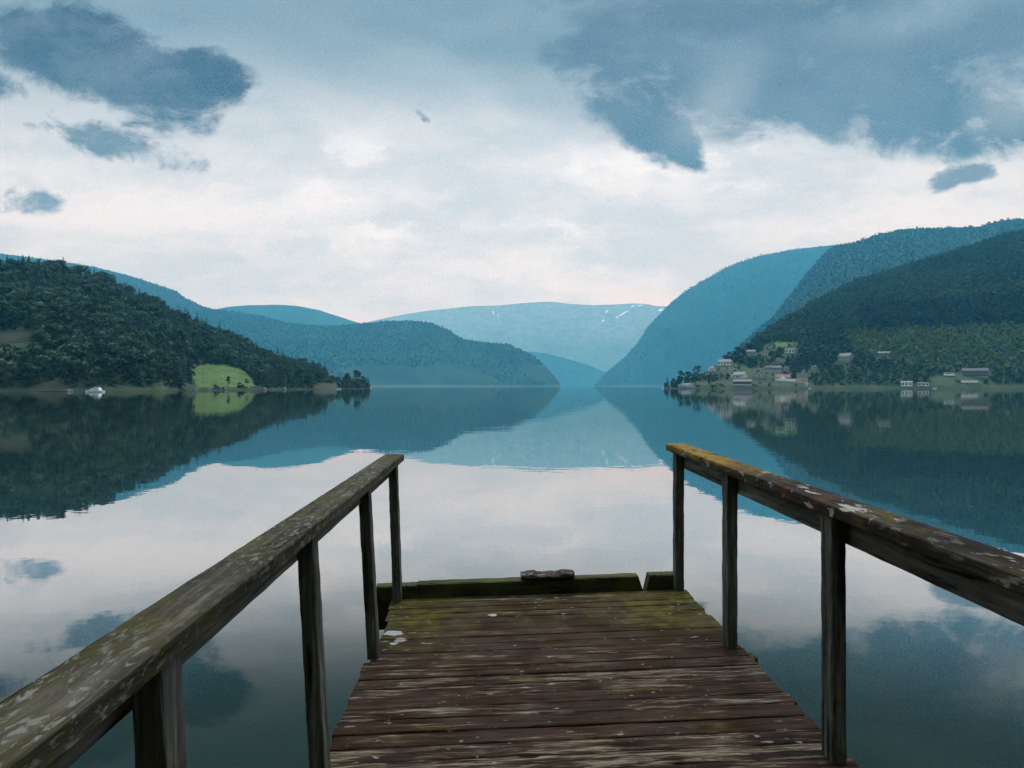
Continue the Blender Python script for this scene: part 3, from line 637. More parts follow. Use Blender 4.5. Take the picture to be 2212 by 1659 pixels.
# the wood on the right hillside
YOUNG = [S(q) for q in ((2050, 812), (2110, 806), (2300, 800), (2520, 792), (2600, 910), (2300, 905), (2200, 900), (2150, 880), (2090, 868))]
BAND = [S(q) for q in ((2095, 752), (2250, 745), (2600, 715), (2600, 795), (2300, 802), (2100, 808))]
gx, gy, gz, x, t = scatter(HF, 7.6, 1436, 2330, 32); _, yb = px_of(gx, gy, gz)
young = inpoly(x, yb, YOUNG); band = inpoly(x, yb, BAND)
isc = ((vnoise(gx / 90, gy / 90, 8) * .55 + RNG.random(len(gx)) * .45) > .62) | (band & (RNG.random(len(gx)) < .93)); isc &= ~young
hh = np.where(young, RNG.uniform(4.2, 7, len(gx)), np.where(band, RNG.uniform(12, 15, len(gx)), RNG.uniform(7, 12.5, len(gx))))
hh = np.where(yb > 800, np.minimum(hh, RNG.uniform(4, 8, len(gx))), hh)
bad = ~clear_of(gx, gy, gz, hh, hh * .32)
for P in [FIELD1, FIELD2] + LAWNS:
    bad |= inpoly(x, yb, P)
    for f in (.4, .8): bad |= inpoly(x, yb - f * hh * FX / gy, P) & (RNG.random(len(x)) < .85)
bad |= (x < 1540) & (t < .25) & (RNG.random(len(x)) < .3)
bad |= (yb > 815) & (RNG.random(len(x)) < .22)
rest = []
for i in np.nonzero(~bad)[0]:
    u = .4 * RNG.random() + .6 * float(np.clip(fbm(gx[i] / 85, gy[i] / 85, 62, 3) * 2.6 + .45, 0, 1))
    c = (.078 + .055 * u, .112 + .066 * u, .028 + .012 * u) if young[i] else ((.006 + .005 * u, .015 + .008 * u, .014 + .006 * u) if band[i] else ((.010 + .012 * u, .026 + .02 * u, .020 + .01 * u) if isc[i] else (.014 + .040 * u, .033 + .062 * u, .017 + .022 * u)))
    rest.append((gx[i], gy[i], gz[i] - .3, hh[i], 'c' if isc[i] else 'b', c, 1.2))
mass('forest', 'dark green wood on the hillside above the hamlet at the right', rest, LOD2)
def ok_right(x, yb, t, hh, gy):
    b = np.zeros(len(x), bool)
    for P in [FIELD1, FIELD2] + LAWNS:
        for f in (0, .6): b |= inpoly(x, yb - f * hh * FX / gy, P)
    return (~b | (RNG.random(len(x)) < .24)) & (yb > 690)
undergrowth(HF, 5.6, 1440, 2330, 42, 1.6, 4.2, ok_right, 'bushes and saplings around the hamlet on the right shore', lod(26, .2, 20, .2))
for h, name, sp, lab, th, x0, x1, seed in ((HG, 'forest', 14., 'blue-green wood on the higher ridge behind the right hillside', 11, 1600, 2300, 33), (HH, 'forest', 20., 'hazy blue wood on the steep mountain right of the gap', 14, 1285, 1900, 34),
                                           (HD, 'forest', 15., 'hazy blue wood on the rounded hill left of the gap', 11, 380, 1213, 35), (HCc, 'forest', 19., 'hazy blue wood on the long ridge behind the left hill', 11, -150, 480, 36)):
    gx, gy, gz, x, t = scatter(h, sp, x0, x1, seed); fl = (gz < 120) & (fbm(gx / 260, gy / 200, 40) > .0) if h is HD else (fbm(gx / 240, gz / 190, 44) + .15 * RNG.random(len(gx)) > .27) if h is HH else np.zeros(len(gx), bool)
    rest = []
    for i in np.nonzero(~fl)[0]:
        u = .15 * RNG.random() + .85 * float(np.clip(fbm(gx[i] / 330, gy[i] / 330, 63, 4) * 2.8 + .45, 0, 1)); kd = 'c' if RNG.random() < .5 else 'b'
        rest.append((gx[i], gy[i], gz[i] - 2.5, th * RNG.uniform(.6, 1.25), kd, (.003 + .011 * u, .016 + .026 * u, .014 + .018 * u), 1.25))
    mass(name, lab, rest, LOD3)

# ------------------------------------------------------------------ the dock
YAW = R(2.16); OX, OY, OZ = .4, 2.6, -1.585
def Lc(X, Y, Z): return (X - OX, Y - OY, Z - OZ)          # metres right of, ahead of and above the eye -> dock coordinates
def ZT(X): return -(1.585 - .0245 * X)
fw = Vector((math.sin(-YAW), math.cos(YAW), 0)); rt = Vector((math.cos(YAW), math.sin(YAW), 0))
o_ = rt * OX + fw * OY
dock = empty('wooden_dock', (o_.x, o_.y, ZC + OZ), YAW); tag(dock, 'weathered mossy wooden jetty with handrails running out over the lake', 'jetty')

def wood(name, axis, dark, mid, light, moss=(.08, .075, .018), moss_at=(.5, .62), moss_amt=.7, lich=(.66, .72), lich_c=(.42, .42, .38), lich_amt=.8, extra=None, fine=1., rough=.78, sp=11.):
    m, t, p = material(name); v = t.obj()
    sc = [24., 24., 24.]; sc[axis] = 1.1
    sc2 = [70., 70., 70.]; sc2[axis] = 3.
    wv = t.vmath('ADD', v, t.vmath('SCALE', t.vmath('SUBTRACT', t.noise(v, 3.5, 2, .5, 0, True), (.5, .5, .5)), scale=.03))
    g1 = t.noise(t.mapping(wv, scale=sc), 1., 6, .62); g2 = t.noise(t.mapping(wv, scale=sc2), 1., 5, .6); b = t.noise(v, 2.6, 5, .6)
    g = t.math('ADD', t.math('MULTIPLY', g1, .5), t.math('ADD', t.math('MULTIPLY', g2, .28), t.math('MULTIPLY', b, .22)))
    c = t.mix(t.mapr(g, .38, .52), (*dark, 1), (*mid, 1)); c = t.mix(t.mapr(g, .5, .64), c, (*light, 1))
    mm = t.math('MULTIPLY', t.mapr(t.math('ADD', t.math('MULTIPLY', t.noise(v, 5., 6, .65), .75), t.math('MULTIPLY', g2, .25)), *moss_at), moss_amt)
    c = t.mix(mm, c, (*moss, 1))
    if extra: c = extra(t, v, c, g1, g2)
    crack = t.math('MULTIPLY', t.mapr(g2, .36, .43, 1., 0.), t.mapr(g1, .40, .52, .9, .15)); c = t.mix(crack, c, (.004, .0035, .003, 1))
    ls = [1., 1., 1.]; ls[axis] = .42
    ln = t.noise(t.mapping(wv, scale=ls), sp * 3.2, 6, .66, .5); big = t.mapr(t.noise(v, 2.2, 2), .35, .6)
    lm = t.math('MULTIPLY', t.math('MULTIPLY', t.mapr(ln, *lich), lich_amt), t.math('ADD', t.math('MULTIPLY', big, .8), .2))
    c = t.mix(lm, c, t.mix(t.noise(v, 30., 3), (*[q * .6 for q in lich_c], 1), (*[q * 1.25 for q in lich_c], 1)))
    t.put(p.inputs['Base Color'], c); p.inputs['Roughness'].default_value = rough; p.inputs['Specular IOR Level'].default_value = .06
    hgt = t.math('ADD', t.math('ADD', t.math('MULTIPLY', g1, .6), t.math('MULTIPLY', g2, .5)), t.math('MULTIPLY', lm, .35))
    t.put(p.inputs['Normal'], t.bump(hgt, .8, .006))
    return m
def beam(mb, a, b, w, h, n=24, jit=.0018, cham=.005, seed=0, up=(0, 0, 1)):
    """a sawn timber from a to b: chamfered section, slightly uneven faces"""
    a, b = Vector(a), Vector(b); d = (b - a).normalized(); up = Vector(up); s = d.cross(up).normalized(); u = s.cross(d).normalized()
    rng = random.Random(seed); c = cham
    sec = [(-w / 2 + c, -h / 2), (w / 2 - c, -h / 2), (w / 2, -h / 2 + c), (w / 2, h / 2 - c), (w / 2 - c, h / 2), (-w / 2 + c, h / 2), (-w / 2, h / 2 - c), (-w / 2, -h / 2 + c)]
    V = []
    for i in range(n + 1):
        q = a.lerp(b, i / n)
        for (x, y) in sec: V.append(q + s * (x + rng.uniform(-jit, jit)) + u * (y + rng.uniform(-jit, jit)))
    F = [(i * 8 + j, (i + 1) * 8 + j, (i + 1) * 8 + (j + 1) % 8, i * 8 + (j + 1) % 8) for i in range(n) for j in range(8)]
    F += [tuple(range(8)), tuple(range(n * 8, n * 8 + 8))[::-1]]
    mb.add(V, F)

# deck boards: one mesh, each board with its own height, ends and tone
def deck_extra(t, v, c, g1, g2):
    return c
V = []; F = []; PID = []; y = -1.3; rng = random.Random(3); pi = 0
while y < 5.13:
    wd = .117 + rng.uniform(-.004, .004); y1 = min(y + wd, 5.15); gap = rng.uniform(.0015, .0065); xl = -.70 + rng.uniform(-.008, .008); xr = 1.51 + rng.uniform(-.012, .01)
    if 3.9 < y < 4.6: xl += .03
    elif 4.6 <= y < 4.9: xl += .012
    dz = rng.uniform(-.003, .003); tl = rng.uniform(-.003, .003); n = 70; pid = rng.random(); k0 = len(V); sk = rng.uniform(-.003, .003)
    for i in range(n + 1):
        X = xl + (xr - xl) * i / n; w1 = (vnoise(X * 5, pi * 7.3, 1) - .5) * .006; w2 = (vnoise(X * 5, pi * 7.3, 2) - .5) * .006; w3 = (vnoise(X * 11, pi * 5.1, 6) - .5) * .003
        zt = ZT(X) + dz + tl * (i / n - .5) + w3; yy0 = y + w1 + sk * (i / n - .5); yy1 = y1 - gap + w2 + sk * (i / n - .5); e = 0 if 0 < i < n else .0
        for (Y, Z) in ((yy0, zt - .03), (yy0, zt - .004), (yy0 + .005, zt), ((yy0 * 2 + yy1) / 3, zt + .0012), ((yy0 + yy1 * 2) / 3, zt + .0012), (yy1 - .005, zt), (yy1, zt - .004), (yy1, zt - .03)):
            V.append(Lc(X, Y, Z)); PID.append(pid)
    for i in range(n):
        for j in range(8): F.append((k0 + i * 8 + j, k0 + (i + 1) * 8 + j, k0 + (i + 1) * 8 + (j + 1) % 8, k0 + i * 8 + (j + 1) % 8)[::-1])
    F.append(tuple(range(k0, k0 + 8))[::-1]); F.append(tuple(range(k0 + n * 8, k0 + n * 8 + 8)))
    y = y1; pi += 1
me = mesh_py('deck', V, F); a_ = me.attributes.new('pid', 'FLOAT', 'POINT'); a_.data.foreach_set('value', PID)
m, t, p = material('deck_boards'); v = t.obj(); pid = t.attr('pid'); off = t.comb(0, 0, t.math('MULTIPLY', pid, 57.))
x_, y_, z_ = t.xyz(v)[:3]; vv = t.vmath('ADD', v, off)
wv = t.vmath('ADD', vv, t.vmath('SCALE', t.vmath('SUBTRACT', t.noise(vv, 4., 3, .5, 0, True), (.5, .5, .5)), scale=.035))
g1 = t.noise(t.mapping(wv, scale=(2.0, 26, 1)), 1., 6, .65); g2 = t.noise(t.mapping(wv, scale=(5., 80, 1)), 1., 5, .62); g3 = t.noise(vv, 3.4, 5, .6)
g4 = t.noise(t.mapping(wv, scale=(12., 210, 1)), 1., 3, .6)
g = t.math('ADD', t.math('ADD', t.math('MULTIPLY', g1, .40), t.math('MULTIPLY', g4, .16)), t.math('ADD', t.math('MULTIPLY', g2, .24), t.math('MULTIPLY', g3, .20)))
c = t.mix(t.mapr(g, .40, .56), (.0030, .0019, .0013, 1), (.040, .0200, .0102, 1))
c = t.mix(t.mapr(t.noise(t.mapping(vv, scale=(1.2, 6, 1)), 1.6, 4), .5, .66, 0., .65), c, (.025, .0098, .0062, 1))
worn = t.math('ADD', g, t.math('ADD', t.math('MULTIPLY', t.math('SUBTRACT', pid, .5), .07), t.mapr(y_, -1.5, 1.6, .035, -.015, False)))
wm = t.math('MULTIPLY', t.mapr(worn, .515, .59), t.mapr(t.noise(t.mapping(wv, scale=(7., 110, 1)), 1., 4, .6), .40, .58, .12, 1.))
c = t.mix(t.math('MULTIPLY', wm, .85), c, t.mix(g2, (.085, .062, .043, 1), (.34, .29, .22, 1)))
far = t.mapr(t.math('ADD', y_, t.math('MULTIPLY', t.math('SUBTRACT', t.noise(v, 1.7, 4), .5), 1.6)), 1.4, 2.3)
side = t.math('ADD', t.mapr(t.math('ABSOLUTE', t.math('ADD', x_, .1)), .2, .8, .25, 1.), 0.)
ms = t.math('MULTIPLY', t.math('MULTIPLY', far, side), t.mapr(t.noise(t.mapping(v, scale=(1, 2.5, 1)), 5.5, 6, .68), .27, .47))
pt = t.math('MULTIPLY', t.mapr(t.noise(t.mapping(v, scale=(1, 2.6, 1)), 2.4, 5, .7), .55, .68), .75)
ms = t.math('MAXIMUM', ms, pt)
mc = t.mix(t.mapr(t.noise(v, 7., 4), .35, .65), (.028, .027, .006, 1), (.088, .074, .012, 1))
mc = t.mix(t.mapr(t.noise(v, 9., 3), .58, .7, 0., .6), mc, (.10, .05, .01, 1))
c = t.mix(t.math('MULTIPLY', t.mapr(g4, .36, .46, .75, 0.), t.mapr(g1, .4, .55, 1., .2)), c, (.0025, .0018, .0014, 1))
c = t.mix(t.math('MULTIPLY', ms, t.mapr(t.math('ADD', g2, t.math('MULTIPLY', g4, .6)), .62, .95, .35, 1.)), c, mc)
sp = t.noise(t.mapping(v, scale=(1, 2.6, 1)), 12., 3, .55, .2); spm = t.math('MULTIPLY', t.mapr(sp, .66, .70), t.mapr(t.noise(v, 1.3, 2), .35, .55))
vor = t.new('ShaderNodeTexVoronoi'); t.put(vor.inputs['Vector'], t.mapping(v, scale=(1, 1.6, 1))); vor.inputs['Scale'].default_value = 6.
dot = t.math('MULTIPLY', t.mapr(vor.outputs['Distance'], .03, .09, 1., 0.), t.math('GREATER_THAN', t.xyz(vor.outputs['Color'])[0], .62))
c = t.mix(t.math('MULTIPLY', t.math('MAXIMUM', spm, dot), .75), c, (.27, .255, .22, 1))
def stain(cx, cy, rx, ry):
    q = t.mapping(t.vmath('ADD', v, t.vmath('SCALE', t.vmath('SUBTRACT', t.noise(v, 14., 3, .5, 0, True), (.5, .5, .5)), scale=.06)), loc=(cx - OX, cy - OY, 0), scale=(rx, ry, 10), typ='TEXTURE')
    return t.mapr(t.vmath('LENGTH', q), .85, 1.0, 1., 0.)
st = t.math('MAXIMUM', t.math('MAXIMUM', stain(-.60, 4.44, .07, .045), stain(-.535, 4.32, .04, .03)), t.math('MAXIMUM', stain(-.57, 4.27, .025, .015), stain(.04, 4.72, .025, .03)))
c = t.mix(t.math('MULTIPLY', st, .9), c, (.30, .32, .33, 1))
kn = t.math('MAXIMUM', stain(.18, 2.91, .05, .011), stain(.62, 2.97, .045, .01))
c = t.mix(kn, c, (.004, .004, .004, 1))
t.put(p.inputs['Base Color'], c)
t.put(p.inputs['Roughness'], t.mapr(t.noise(v, 3., 3), .35, .65, .5, .8)); p.inputs['Specular IOR Level'].default_value = .05
hb_ = t.math('ADD', t.math('ADD', t.math('MULTIPLY', g1, .6), t.math('MULTIPLY', g2, .6)), t.math('MULTIPLY', ms, .25))
t.put(p.inputs['Normal'], t.bump(hb_, .9, .007))
link('deck', me, m, dock)

M_post = wood('post_wood', 2, (.016, .0145, .0125), (.080, .074, .063), (.22, .21, .18), moss=(.065, .062, .03), moss_amt=.45, lich=(.74, .78), lich_amt=.3)
M_postl = M_post
M_board = wood('rail_board_wood', 1, (.04, .035, .028), (.125, .113, .088), (.28, .255, .205), moss_amt=.25, lich=(.74, .8), lich_amt=.3)
M_cap = wood('left_rail_wood', 1, (.010, .0085, .006), (.042, .035, .026), (.115, .10, .08), moss=(.05, .045, .011), moss_at=(.45, .60), moss_amt=.8, lich=(.515, .60), lich_c=(.185, .178, .150), lich_amt=.8, sp=17.)
def yellow(t, v, c, g1, g2):
    y = t.xyz(v)[1]
    k = t.math('MULTIPLY', t.mapr(t.math('ADD', y, t.math('MULTIPLY', t.noise(v, 4., 3), .35)), 1.05, 1.75), t.mapr(t.noise(v, 6., 6, .68), .33, .55))
    z = t.mapr(t.xyz(v)[2], 1.085, 1.118)
    c = t.mix(t.math('MULTIPLY', t.math('MULTIPLY', k, z), .92), c, t.mix(t.noise(v, 9., 4), (.09, .062, .012, 1), (.34, .195, .016, 1)))
    r = t.mapr(t.noise(v, 4.4, 4), .55, .7, 0., .7); return t.mix(r, c, (.10, .035, .015, 1))
M_capr = wood('right_rail_wood', 1, (.005, .0038, .003), (.020, .0145, .011), (.07, .056, .043), moss=(.085, .07, .018), moss_at=(.5, .64), moss_amt=.6, lich=(.56, .60), lich_c=(.34, .32, .27), lich_amt=.95, extra=yellow, sp=6.)
M_end = wood('end_timber_wood', 0, (.012, .011, .008), (.04, .037, .022), (.10, .092, .05), moss=(.07, .075, .016), moss_at=(.42, .62), moss_amt=.7, lich_amt=.25)
M_under = wood('underside_wood', 0, (.010, .009, .008), (.028, .026, .02), (.06, .056, .045), moss_amt=.5, lich_amt=.05)

def capZ(side, Y): return (-.497 + (Y - 1.08) * (-.516 + .497) / 4.12) if side < 0 else (-.4925 + (Y - 1.77) * (-.445 + .4925) / 3.53)
PW, PD = .062, .092
for side, ys, top, bot in ((-1, (5.08, 4.02, 2.68, 1.38, .2), (-.696, -.722, -.709, -.677, -.68), (-.660, -.664, -.651, -.618, -.65)), (1, (5.09, 3.985, 2.745, 1.5, .25), (1.459, 1.455, 1.443, 1.45, 1.45), (1.459, 1.455, 1.447, 1.45, 1.45))):
    for i, Y in enumerate(ys):
        zt = capZ(side, Y) - .053; b = MB()
        on = not (side < 0 and i == 2)
        beam(b, Lc(bot[i], Y + PD / 2, ZT(bot[i]) + .002), Lc(top[i], Y + PD / 2, zt), PW, PD, 20, .0016, .004, 11 * i + side, (0, 1, 0))
        b.build('post', M_post, dock)
    # the cap lies on the posts, the board hangs under it on their outer faces
    xi, xo = (-.624, -.768) if side < 0 else (1.392, 1.547); xm = (xi + xo) / 2; yf = 5.22 if side < 0 else 5.25
    b = MB(); beam(b, Lc(xm, yf, capZ(side, yf) - .026), Lc(xm, -1.2, capZ(side, -1.2) - .026), abs(xo - xi), .052, 110, .0009, .005, 5)
    b.build('handrail', M_cap if side < 0 else M_capr, dock)
    xb = -.752 if side < 0 else 1.508; b = MB()
    beam(b, Lc(xb, yf - .05, capZ(side, yf) - .053 - .062), Lc(xb, -1.2, capZ(side, -1.2) - .053 - .062), .036, .122, 60, .0012, .003, 6)
    b.build('rail_board', M_board, dock)
# edge timbers at the outer end, with sloping cuts, and the timbers below
def slant(x0b, x0t, x1t, x1b, y0, y1, zb, zt, seed, n=26):
    rng = random.Random(seed); V = []; F = []
    for i in range(n + 1):
        f = i / n; j = lambda: rng.uniform(-.0022, .0022)
        xb, xt = x0b + (x1b - x0b) * f, x0t + (x1t - x0t) * f; c = .008
        for (xx, yy, zz) in ((xb, y0, ZT(xb) + zb), (xt, y0, ZT(xt) + zt - c), (xt, y0 + c, ZT(xt) + zt), (xt, y1 - c, ZT(xt) + zt), (xt, y1, ZT(xt) + zt - c), (xb, y1, ZT(xb) + zb)):
            V.append(Lc(xx + j(), yy + j(), zz + j()))
    for i in range(n):
        for k in range(6): F.append((i * 6 + k, i * 6 + (k + 1) % 6, (i + 1) * 6 + (k + 1) % 6, (i + 1) * 6 + k)[::-1])
    F += [tuple(range(6)), tuple(range(n * 6, n * 6 + 6))[::-1]]
    b = MB(); b.add(V, F); return b
for a in ((-.83, -.83, -.525, -.49, -.035, .098, 1), (-.482, -.52, 1.16, 1.205, -.03, .108, 2), (1.215, 1.245, 1.50, 1.50, -.03, .112, 3)):
    slant(a[0], a[1], a[2], a[3], 5.158, 5.262, a[4], a[5], a[6]).build('edge_timber', M_end, dock)
b = MB(); beam(b, Lc(-.84, 5.21, ZT(-.84) - .135), Lc(1.52, 5.21, ZT(1.52) - .135), .1, .19, 20, .002, .006, 9); b.build('cross_beam', M_under, dock)
for Y in (3.95, 2.74, 1.5, .2):
    b = MB(); beam(b, Lc(-.69, Y, ZT(-.69) - .09), Lc(1.575, Y, ZT(1.575) - .09), .1, .11, 16, .002, .005, 10); b.build('cross_beam', M_under, dock)
for X in (-.60, .4, 1.42):
    b = MB(); beam(b, Lc(X, 5.14, ZT(X) - .215), Lc(X, -1.2, ZT(X) - .215), .09, .13, 16, .002, .005, 12); b.build('joist', M_under, dock)
for X in (-.5, 1.3):
    for Y in (4.6, 1.6, -.9):
        b = MB(); b.tube([Lc(X, Y, ZT(X) - .285), Lc(X, Y, -4.6)], [.1, .11], 12); b.build('pile', M_under, dock)
# weathered slab of wood lying on the edge timber
V = []; F = []; n = 16; m_ = 12; rng = random.Random(4)
for i in range(n + 1):
    f = i / n; X = .265 + .405 * f + .0; en = 1 - .25 * (abs(f - .5) * 2) ** 6
    for k in range(m_):
        a = 2 * math.pi * k / m_; cy, cz = math.cos(a), math.sin(a); sg = lambda q: math.copysign(abs(q) ** .55, q)
        notch = .010 if (.25 < f < .75 and cz > .3) else 0
        V.append(Lc(X + rng.uniform(-.004, .004), 5.205 + .075 * sg(cy) * en + rng.uniform(-.004, .004), ZT(X) + .109 + .025 + .024 * sg(cz) * en - notch + rng.uniform(-.003, .003)))
for i in range(n):
    for k in range(m_): F.append((i * m_ + k, (i + 1) * m_ + k, (i + 1) * m_ + (k + 1) % m_, i * m_ + (k + 1) % m_))
F += [tuple(range(m_))[::-1], tuple(range(n * m_, n * m_ + m_))]
M_slab = wood('driftwood', 0, (.012, .009, .007), (.045, .033, .027), (.12, .105, .09), lich=(.54, .62), lich_c=(.34, .33, .30), lich_amt=.85, moss_amt=.3, sp=12.)
ws_ = dock.location + rt * 0
slab = link('driftwood_slab', mesh_py('driftwood_slab', V, F), M_slab); slab.location = dock.location; slab.rotation_euler = (0, 0, YAW)
tag(slab, 'lichen-spotted slab of wood lying on the timber at the end of the jetty', 'wood slab')

# ------------------------------------------------------------------ lake, lake bed
def sheet(name, x0, x1, y0, y1, z, mat):
    o = link(name, mesh_py(name, [(x0, y0, z), (x1, y0, z), (x1, y1, z), (x0, y1, z)], [(0, 1, 2, 3)]), mat); o['kind'] = 'structure'; return o
m, t, p = material('lake_water'); t.n.remove(p); out = t.n['Material Output']; v = t.obj()
w1 = t.noise(t.mapping(v, scale=(1, 1.3, 1)), .9, 3, .5); w2 = t.noise(t.mapping(v, scale=(1, 1.6, 1), rot=(0, 0, .35)), .16, 2, .5)
w3 = t.noise(v, 5., 2, .5)
calm = t.mapr(t.noise(v, .02, 2), .35, .6, .35, 1.)
h = t.math('MULTIPLY', t.math('ADD', t.math('ADD', t.math('MULTIPLY', w1, .0040), t.math('MULTIPLY', w2, .008)), t.math('MULTIPLY', w3, .00018)), calm)
bn = t.new('ShaderNodeBump'); t.put(bn.inputs['Height'], h); bn.inputs['Strength'].default_value = 1.; bn.inputs['Distance'].default_value = 1.
fr = t.new('ShaderNodeLayerWeight'); fr.inputs['Blend'].default_value = .5; t.put(fr.inputs['Normal'], bn.outputs[0])
cr = t.new('ShaderNodeValToRGB'); cr.color_ramp.interpolation = 'B_SPLINE'; e_ = cr.color_ramp.elements
e_[0].position = 0.; e_[0].color = (.02, .02, .02, 1); e_[1].position = 1.; e_[1].color = (.92, .92, .92, 1)
for q_, r_ in ((.40, .03), (.55, .05), (.61, .07), (.66, .17), (.71, .40), (.76, .61), (.82, .73), (.90, .70), (.95, .70), (.985, .80)): k_ = e_.new(q_); k_.color = (r_, r_, r_, 1)
t.put(cr.inputs[0], fr.outputs['Facing'])
gl = t.new('ShaderNodeBsdfGlossy'); gl.inputs['Roughness'].default_value = .0; t.put(gl.inputs['Normal'], bn.outputs[0]); gl.inputs['Color'].default_value = (.97, .975, .98, 1)
df = t.new('ShaderNodeBsdfDiffuse'); df.inputs['Color'].default_value = (.004, .019, .018, 1)
tr = t.new('ShaderNodeBsdfTransparent'); tr.inputs['Color'].default_value = (.60, .76, .68, 1)
mx = t.new('ShaderNodeMixShader'); mx.inputs[0].default_value = .22; t.l.new(tr.outputs[0], mx.inputs[1]); t.l.new(df.outputs[0], mx.inputs[2])
mf = t.new('ShaderNodeMixShader'); t.l.new(cr.outputs[0], mf.inputs[0]); t.l.new(mx.outputs[0], mf.inputs[1]); t.l.new(gl.outputs[0], mf.inputs[2]); t.l.new(mf.outputs[0], out.inputs[0])
sheet('water', -14000, 14000, -2000, 14500, 0., m)
m, t, p = material('lake_bed'); v = t.obj(); n = t.noise(v, 2.2, 6, .68, .6); zz = t.xyz(v)[2]
weed = t.mix(t.mapr(n, .40, .62), (.02, .028, .02, 1), (.55, .54, .34, 1))
t.put(p.inputs['Base Color'], t.mix(t.mapr(zz, -2.2, -.9), (.012, .022, .022, 1), weed)); p.inputs['Roughness'].default_value = .95
xs = np.concatenate([[-14000, -300], np.linspace(-14, 20, 86), [300, 14000]]); ys = np.concatenate([[-2000, -200], np.linspace(-8, 26, 86), [300, 14500]])
X, Y = np.meshgrid(xs, ys, indexing='ij')
Z = -4.2 + 3.8 * np.exp(-(((X - 3.25) / 1.7) ** 4 + ((Y - 4.45) / 1.25) ** 4)) + .5 * fbm(X * .9, Y * .9, 70) * np.exp(-((X - 4) ** 2 + (Y - 4) ** 2) / 30)
i = (np.arange(len(xs) - 1)[:, None] * len(ys) + np.arange(len(ys) - 1)[None]).ravel()
o = link('lake_bed', mesh_np('lake_bed', np.stack([X, Y, Z], -1).reshape(-1, 3), np.stack([i, i + len(ys), i + len(ys) + 1, i + 1], 1), True), m); o['kind'] = 'structure'

# added steep bank behind the viewer, unseen: keeps viewer-facing posts and rails dark
xs = np.linspace(-160, 160, 65); ys = np.linspace(-90, -4, 34); X, Y = np.meshgrid(xs, ys, indexing='ij'); q = np.clip(-Y - 6, -3, 40)
Z = np.where(q > 0, 2.3 * q * (1 - q / 130), q * .5) + fbm(X / 14, Y / 14, 90) * np.clip(q, 0, 10) * .8
i = (np.arange(64)[:, None] * 34 + np.arange(33)[None]).ravel()
o = link('shore', mesh_np('shore', np.stack([X, Y, Z], -1).reshape(-1, 3), np.stack([i, i + 34, i + 35, i + 1], 1), True), M_near); o['kind'] = 'structure'

# ------------------------------------------------------------------ haze: a closed box of even air round everything
b = MB(); b.box(-14500, 14500, -2200, 15000, -6.2, 1430)
m, t, p = material('haze'); t.n.remove(p)
pv = t.new('ShaderNodeVolumePrincipled'); pv.inputs['Color'].default_value = HAZE_C = (.12, .63, 1.0, 1); pv.inputs['Density'].default_value = .000100; pv.inputs['Absorption Color'].default_value = (1, 1, 1, 1); pv.inputs['Anisotropy'].default_value = .35
t.l.new(pv.outputs[0], t.n['Material Output'].inputs['Volume'])
hz = b.build('haze', m); hz['kind'] = 'stuff'; hz['label'] = 'blue evening haze hanging over the fjord'

# ------------------------------------------------------------------ sky: overcast evening, Nishita blue behind broken cloud
SUN_EL, SUN_AZ = 52., 8.
w = bpy.data.worlds.new('World'); SC.world = w; w.use_nodes = True; t = NT(w.node_tree); bg = t.n['Background']; out = t.n['World Output']
d = t.new('ShaderNodeTexCoord').outputs['Generated']; dx, dy, dz = t.xyz(d)[:3]
yy = t.math('MAXIMUM', dy, .16); u = t.math('DIVIDE', dx, yy); vv = t.math('DIVIDE', dz, yy); P = t.comb(u, vv, 0)
nz1 = t.vmath('SUBTRACT', t.noise(P, 3.2, 3, .5, 0, True), (.5, .5, .5)); nz2 = t.vmath('SUBTRACT', t.noise(t.mapping(P, loc=(3, 1, 0), scale=(1, 1.3, 1)), 11., 5, .6, 0, True), (.5, .5, .5))
nz3 = t.vmath('SUBTRACT', t.noise(P, 34., 4, .65, 0, True), (.5, .5, .5))
Ps = t.vmath('ADD', P, t.vmath('SCALE', nz1, scale=.10))                                             # soft veils
Pr = t.vmath('ADD', t.vmath('ADD', P, t.vmath('SCALE', nz1, scale=.05)), t.vmath('ADD', t.vmath('SCALE', nz2, scale=.085), t.vmath('SCALE', nz3, scale=.03)))  # ragged clouds
def U(x, y): return ((x - CX) / FX, (HY - y) / FX)
def blob(Pv, x, y, rx, ry, ang=0, soft=.5, amt=1.):
    c = U(x, y); q = t.mapping(Pv, loc=(c[0], c[1], 0), rot=(0, 0, R(-ang)), scale=(rx / FX, ry / FX, 1), typ='TEXTURE')
    return t.mapr(t.vmath('LENGTH', q), 1 - soft, 1 + soft, amt, 0.)
def union(L):
    o = L[0]
    for q in L[1:]: o = t.math('MAXIMUM', o, q)
    return o
str1 = t.noise(t.mapping(Ps, scale=(1.6, 7., 1)), 1.4, 5, .55); str2 = t.noise(t.mapping(Pr, scale=(3., 9., 1), loc=(5, 2, 0)), 1.3, 6, .58)
base = t.mix(t.mapr(t.math('ADD', t.math('MULTIPLY', str1, .55), t.math('MULTIPLY', str2, .45)), .40, .60), (.67, .70, .715, 1), (.95, .93, .915, 1))
bright = t.math('MULTIPLY', t.mapr(str2, .54, .70), union([blob(Ps, 950, 370, 520, 90, 0, .6), blob(Ps, 1620, 350, 330, 75, -5, .6), blob(Ps, 1100, 500, 330, 60, 0, .6), blob(Ps, 640, 340, 160, 45, 8, .6)]))
base = t.mix(t.math('MULTIPLY', bright, .8), base, (1.12, 1.11, 1.09, 1))
warm = union([blob(Ps, 720, 690, 130, 26, 0, .7), blob(Ps, 1390, 635, 90, 24, 0, .7)]); base = t.mix(t.math('MULTIPLY', warm, .6), base, (1.05, .93, .86, 1))
base = t.mix(t.mapr(t.math('ADD', vv, t.math('MULTIPLY', str1, .12)), .34, .62, 0., .9), base, (.22, .29, .335, 1))
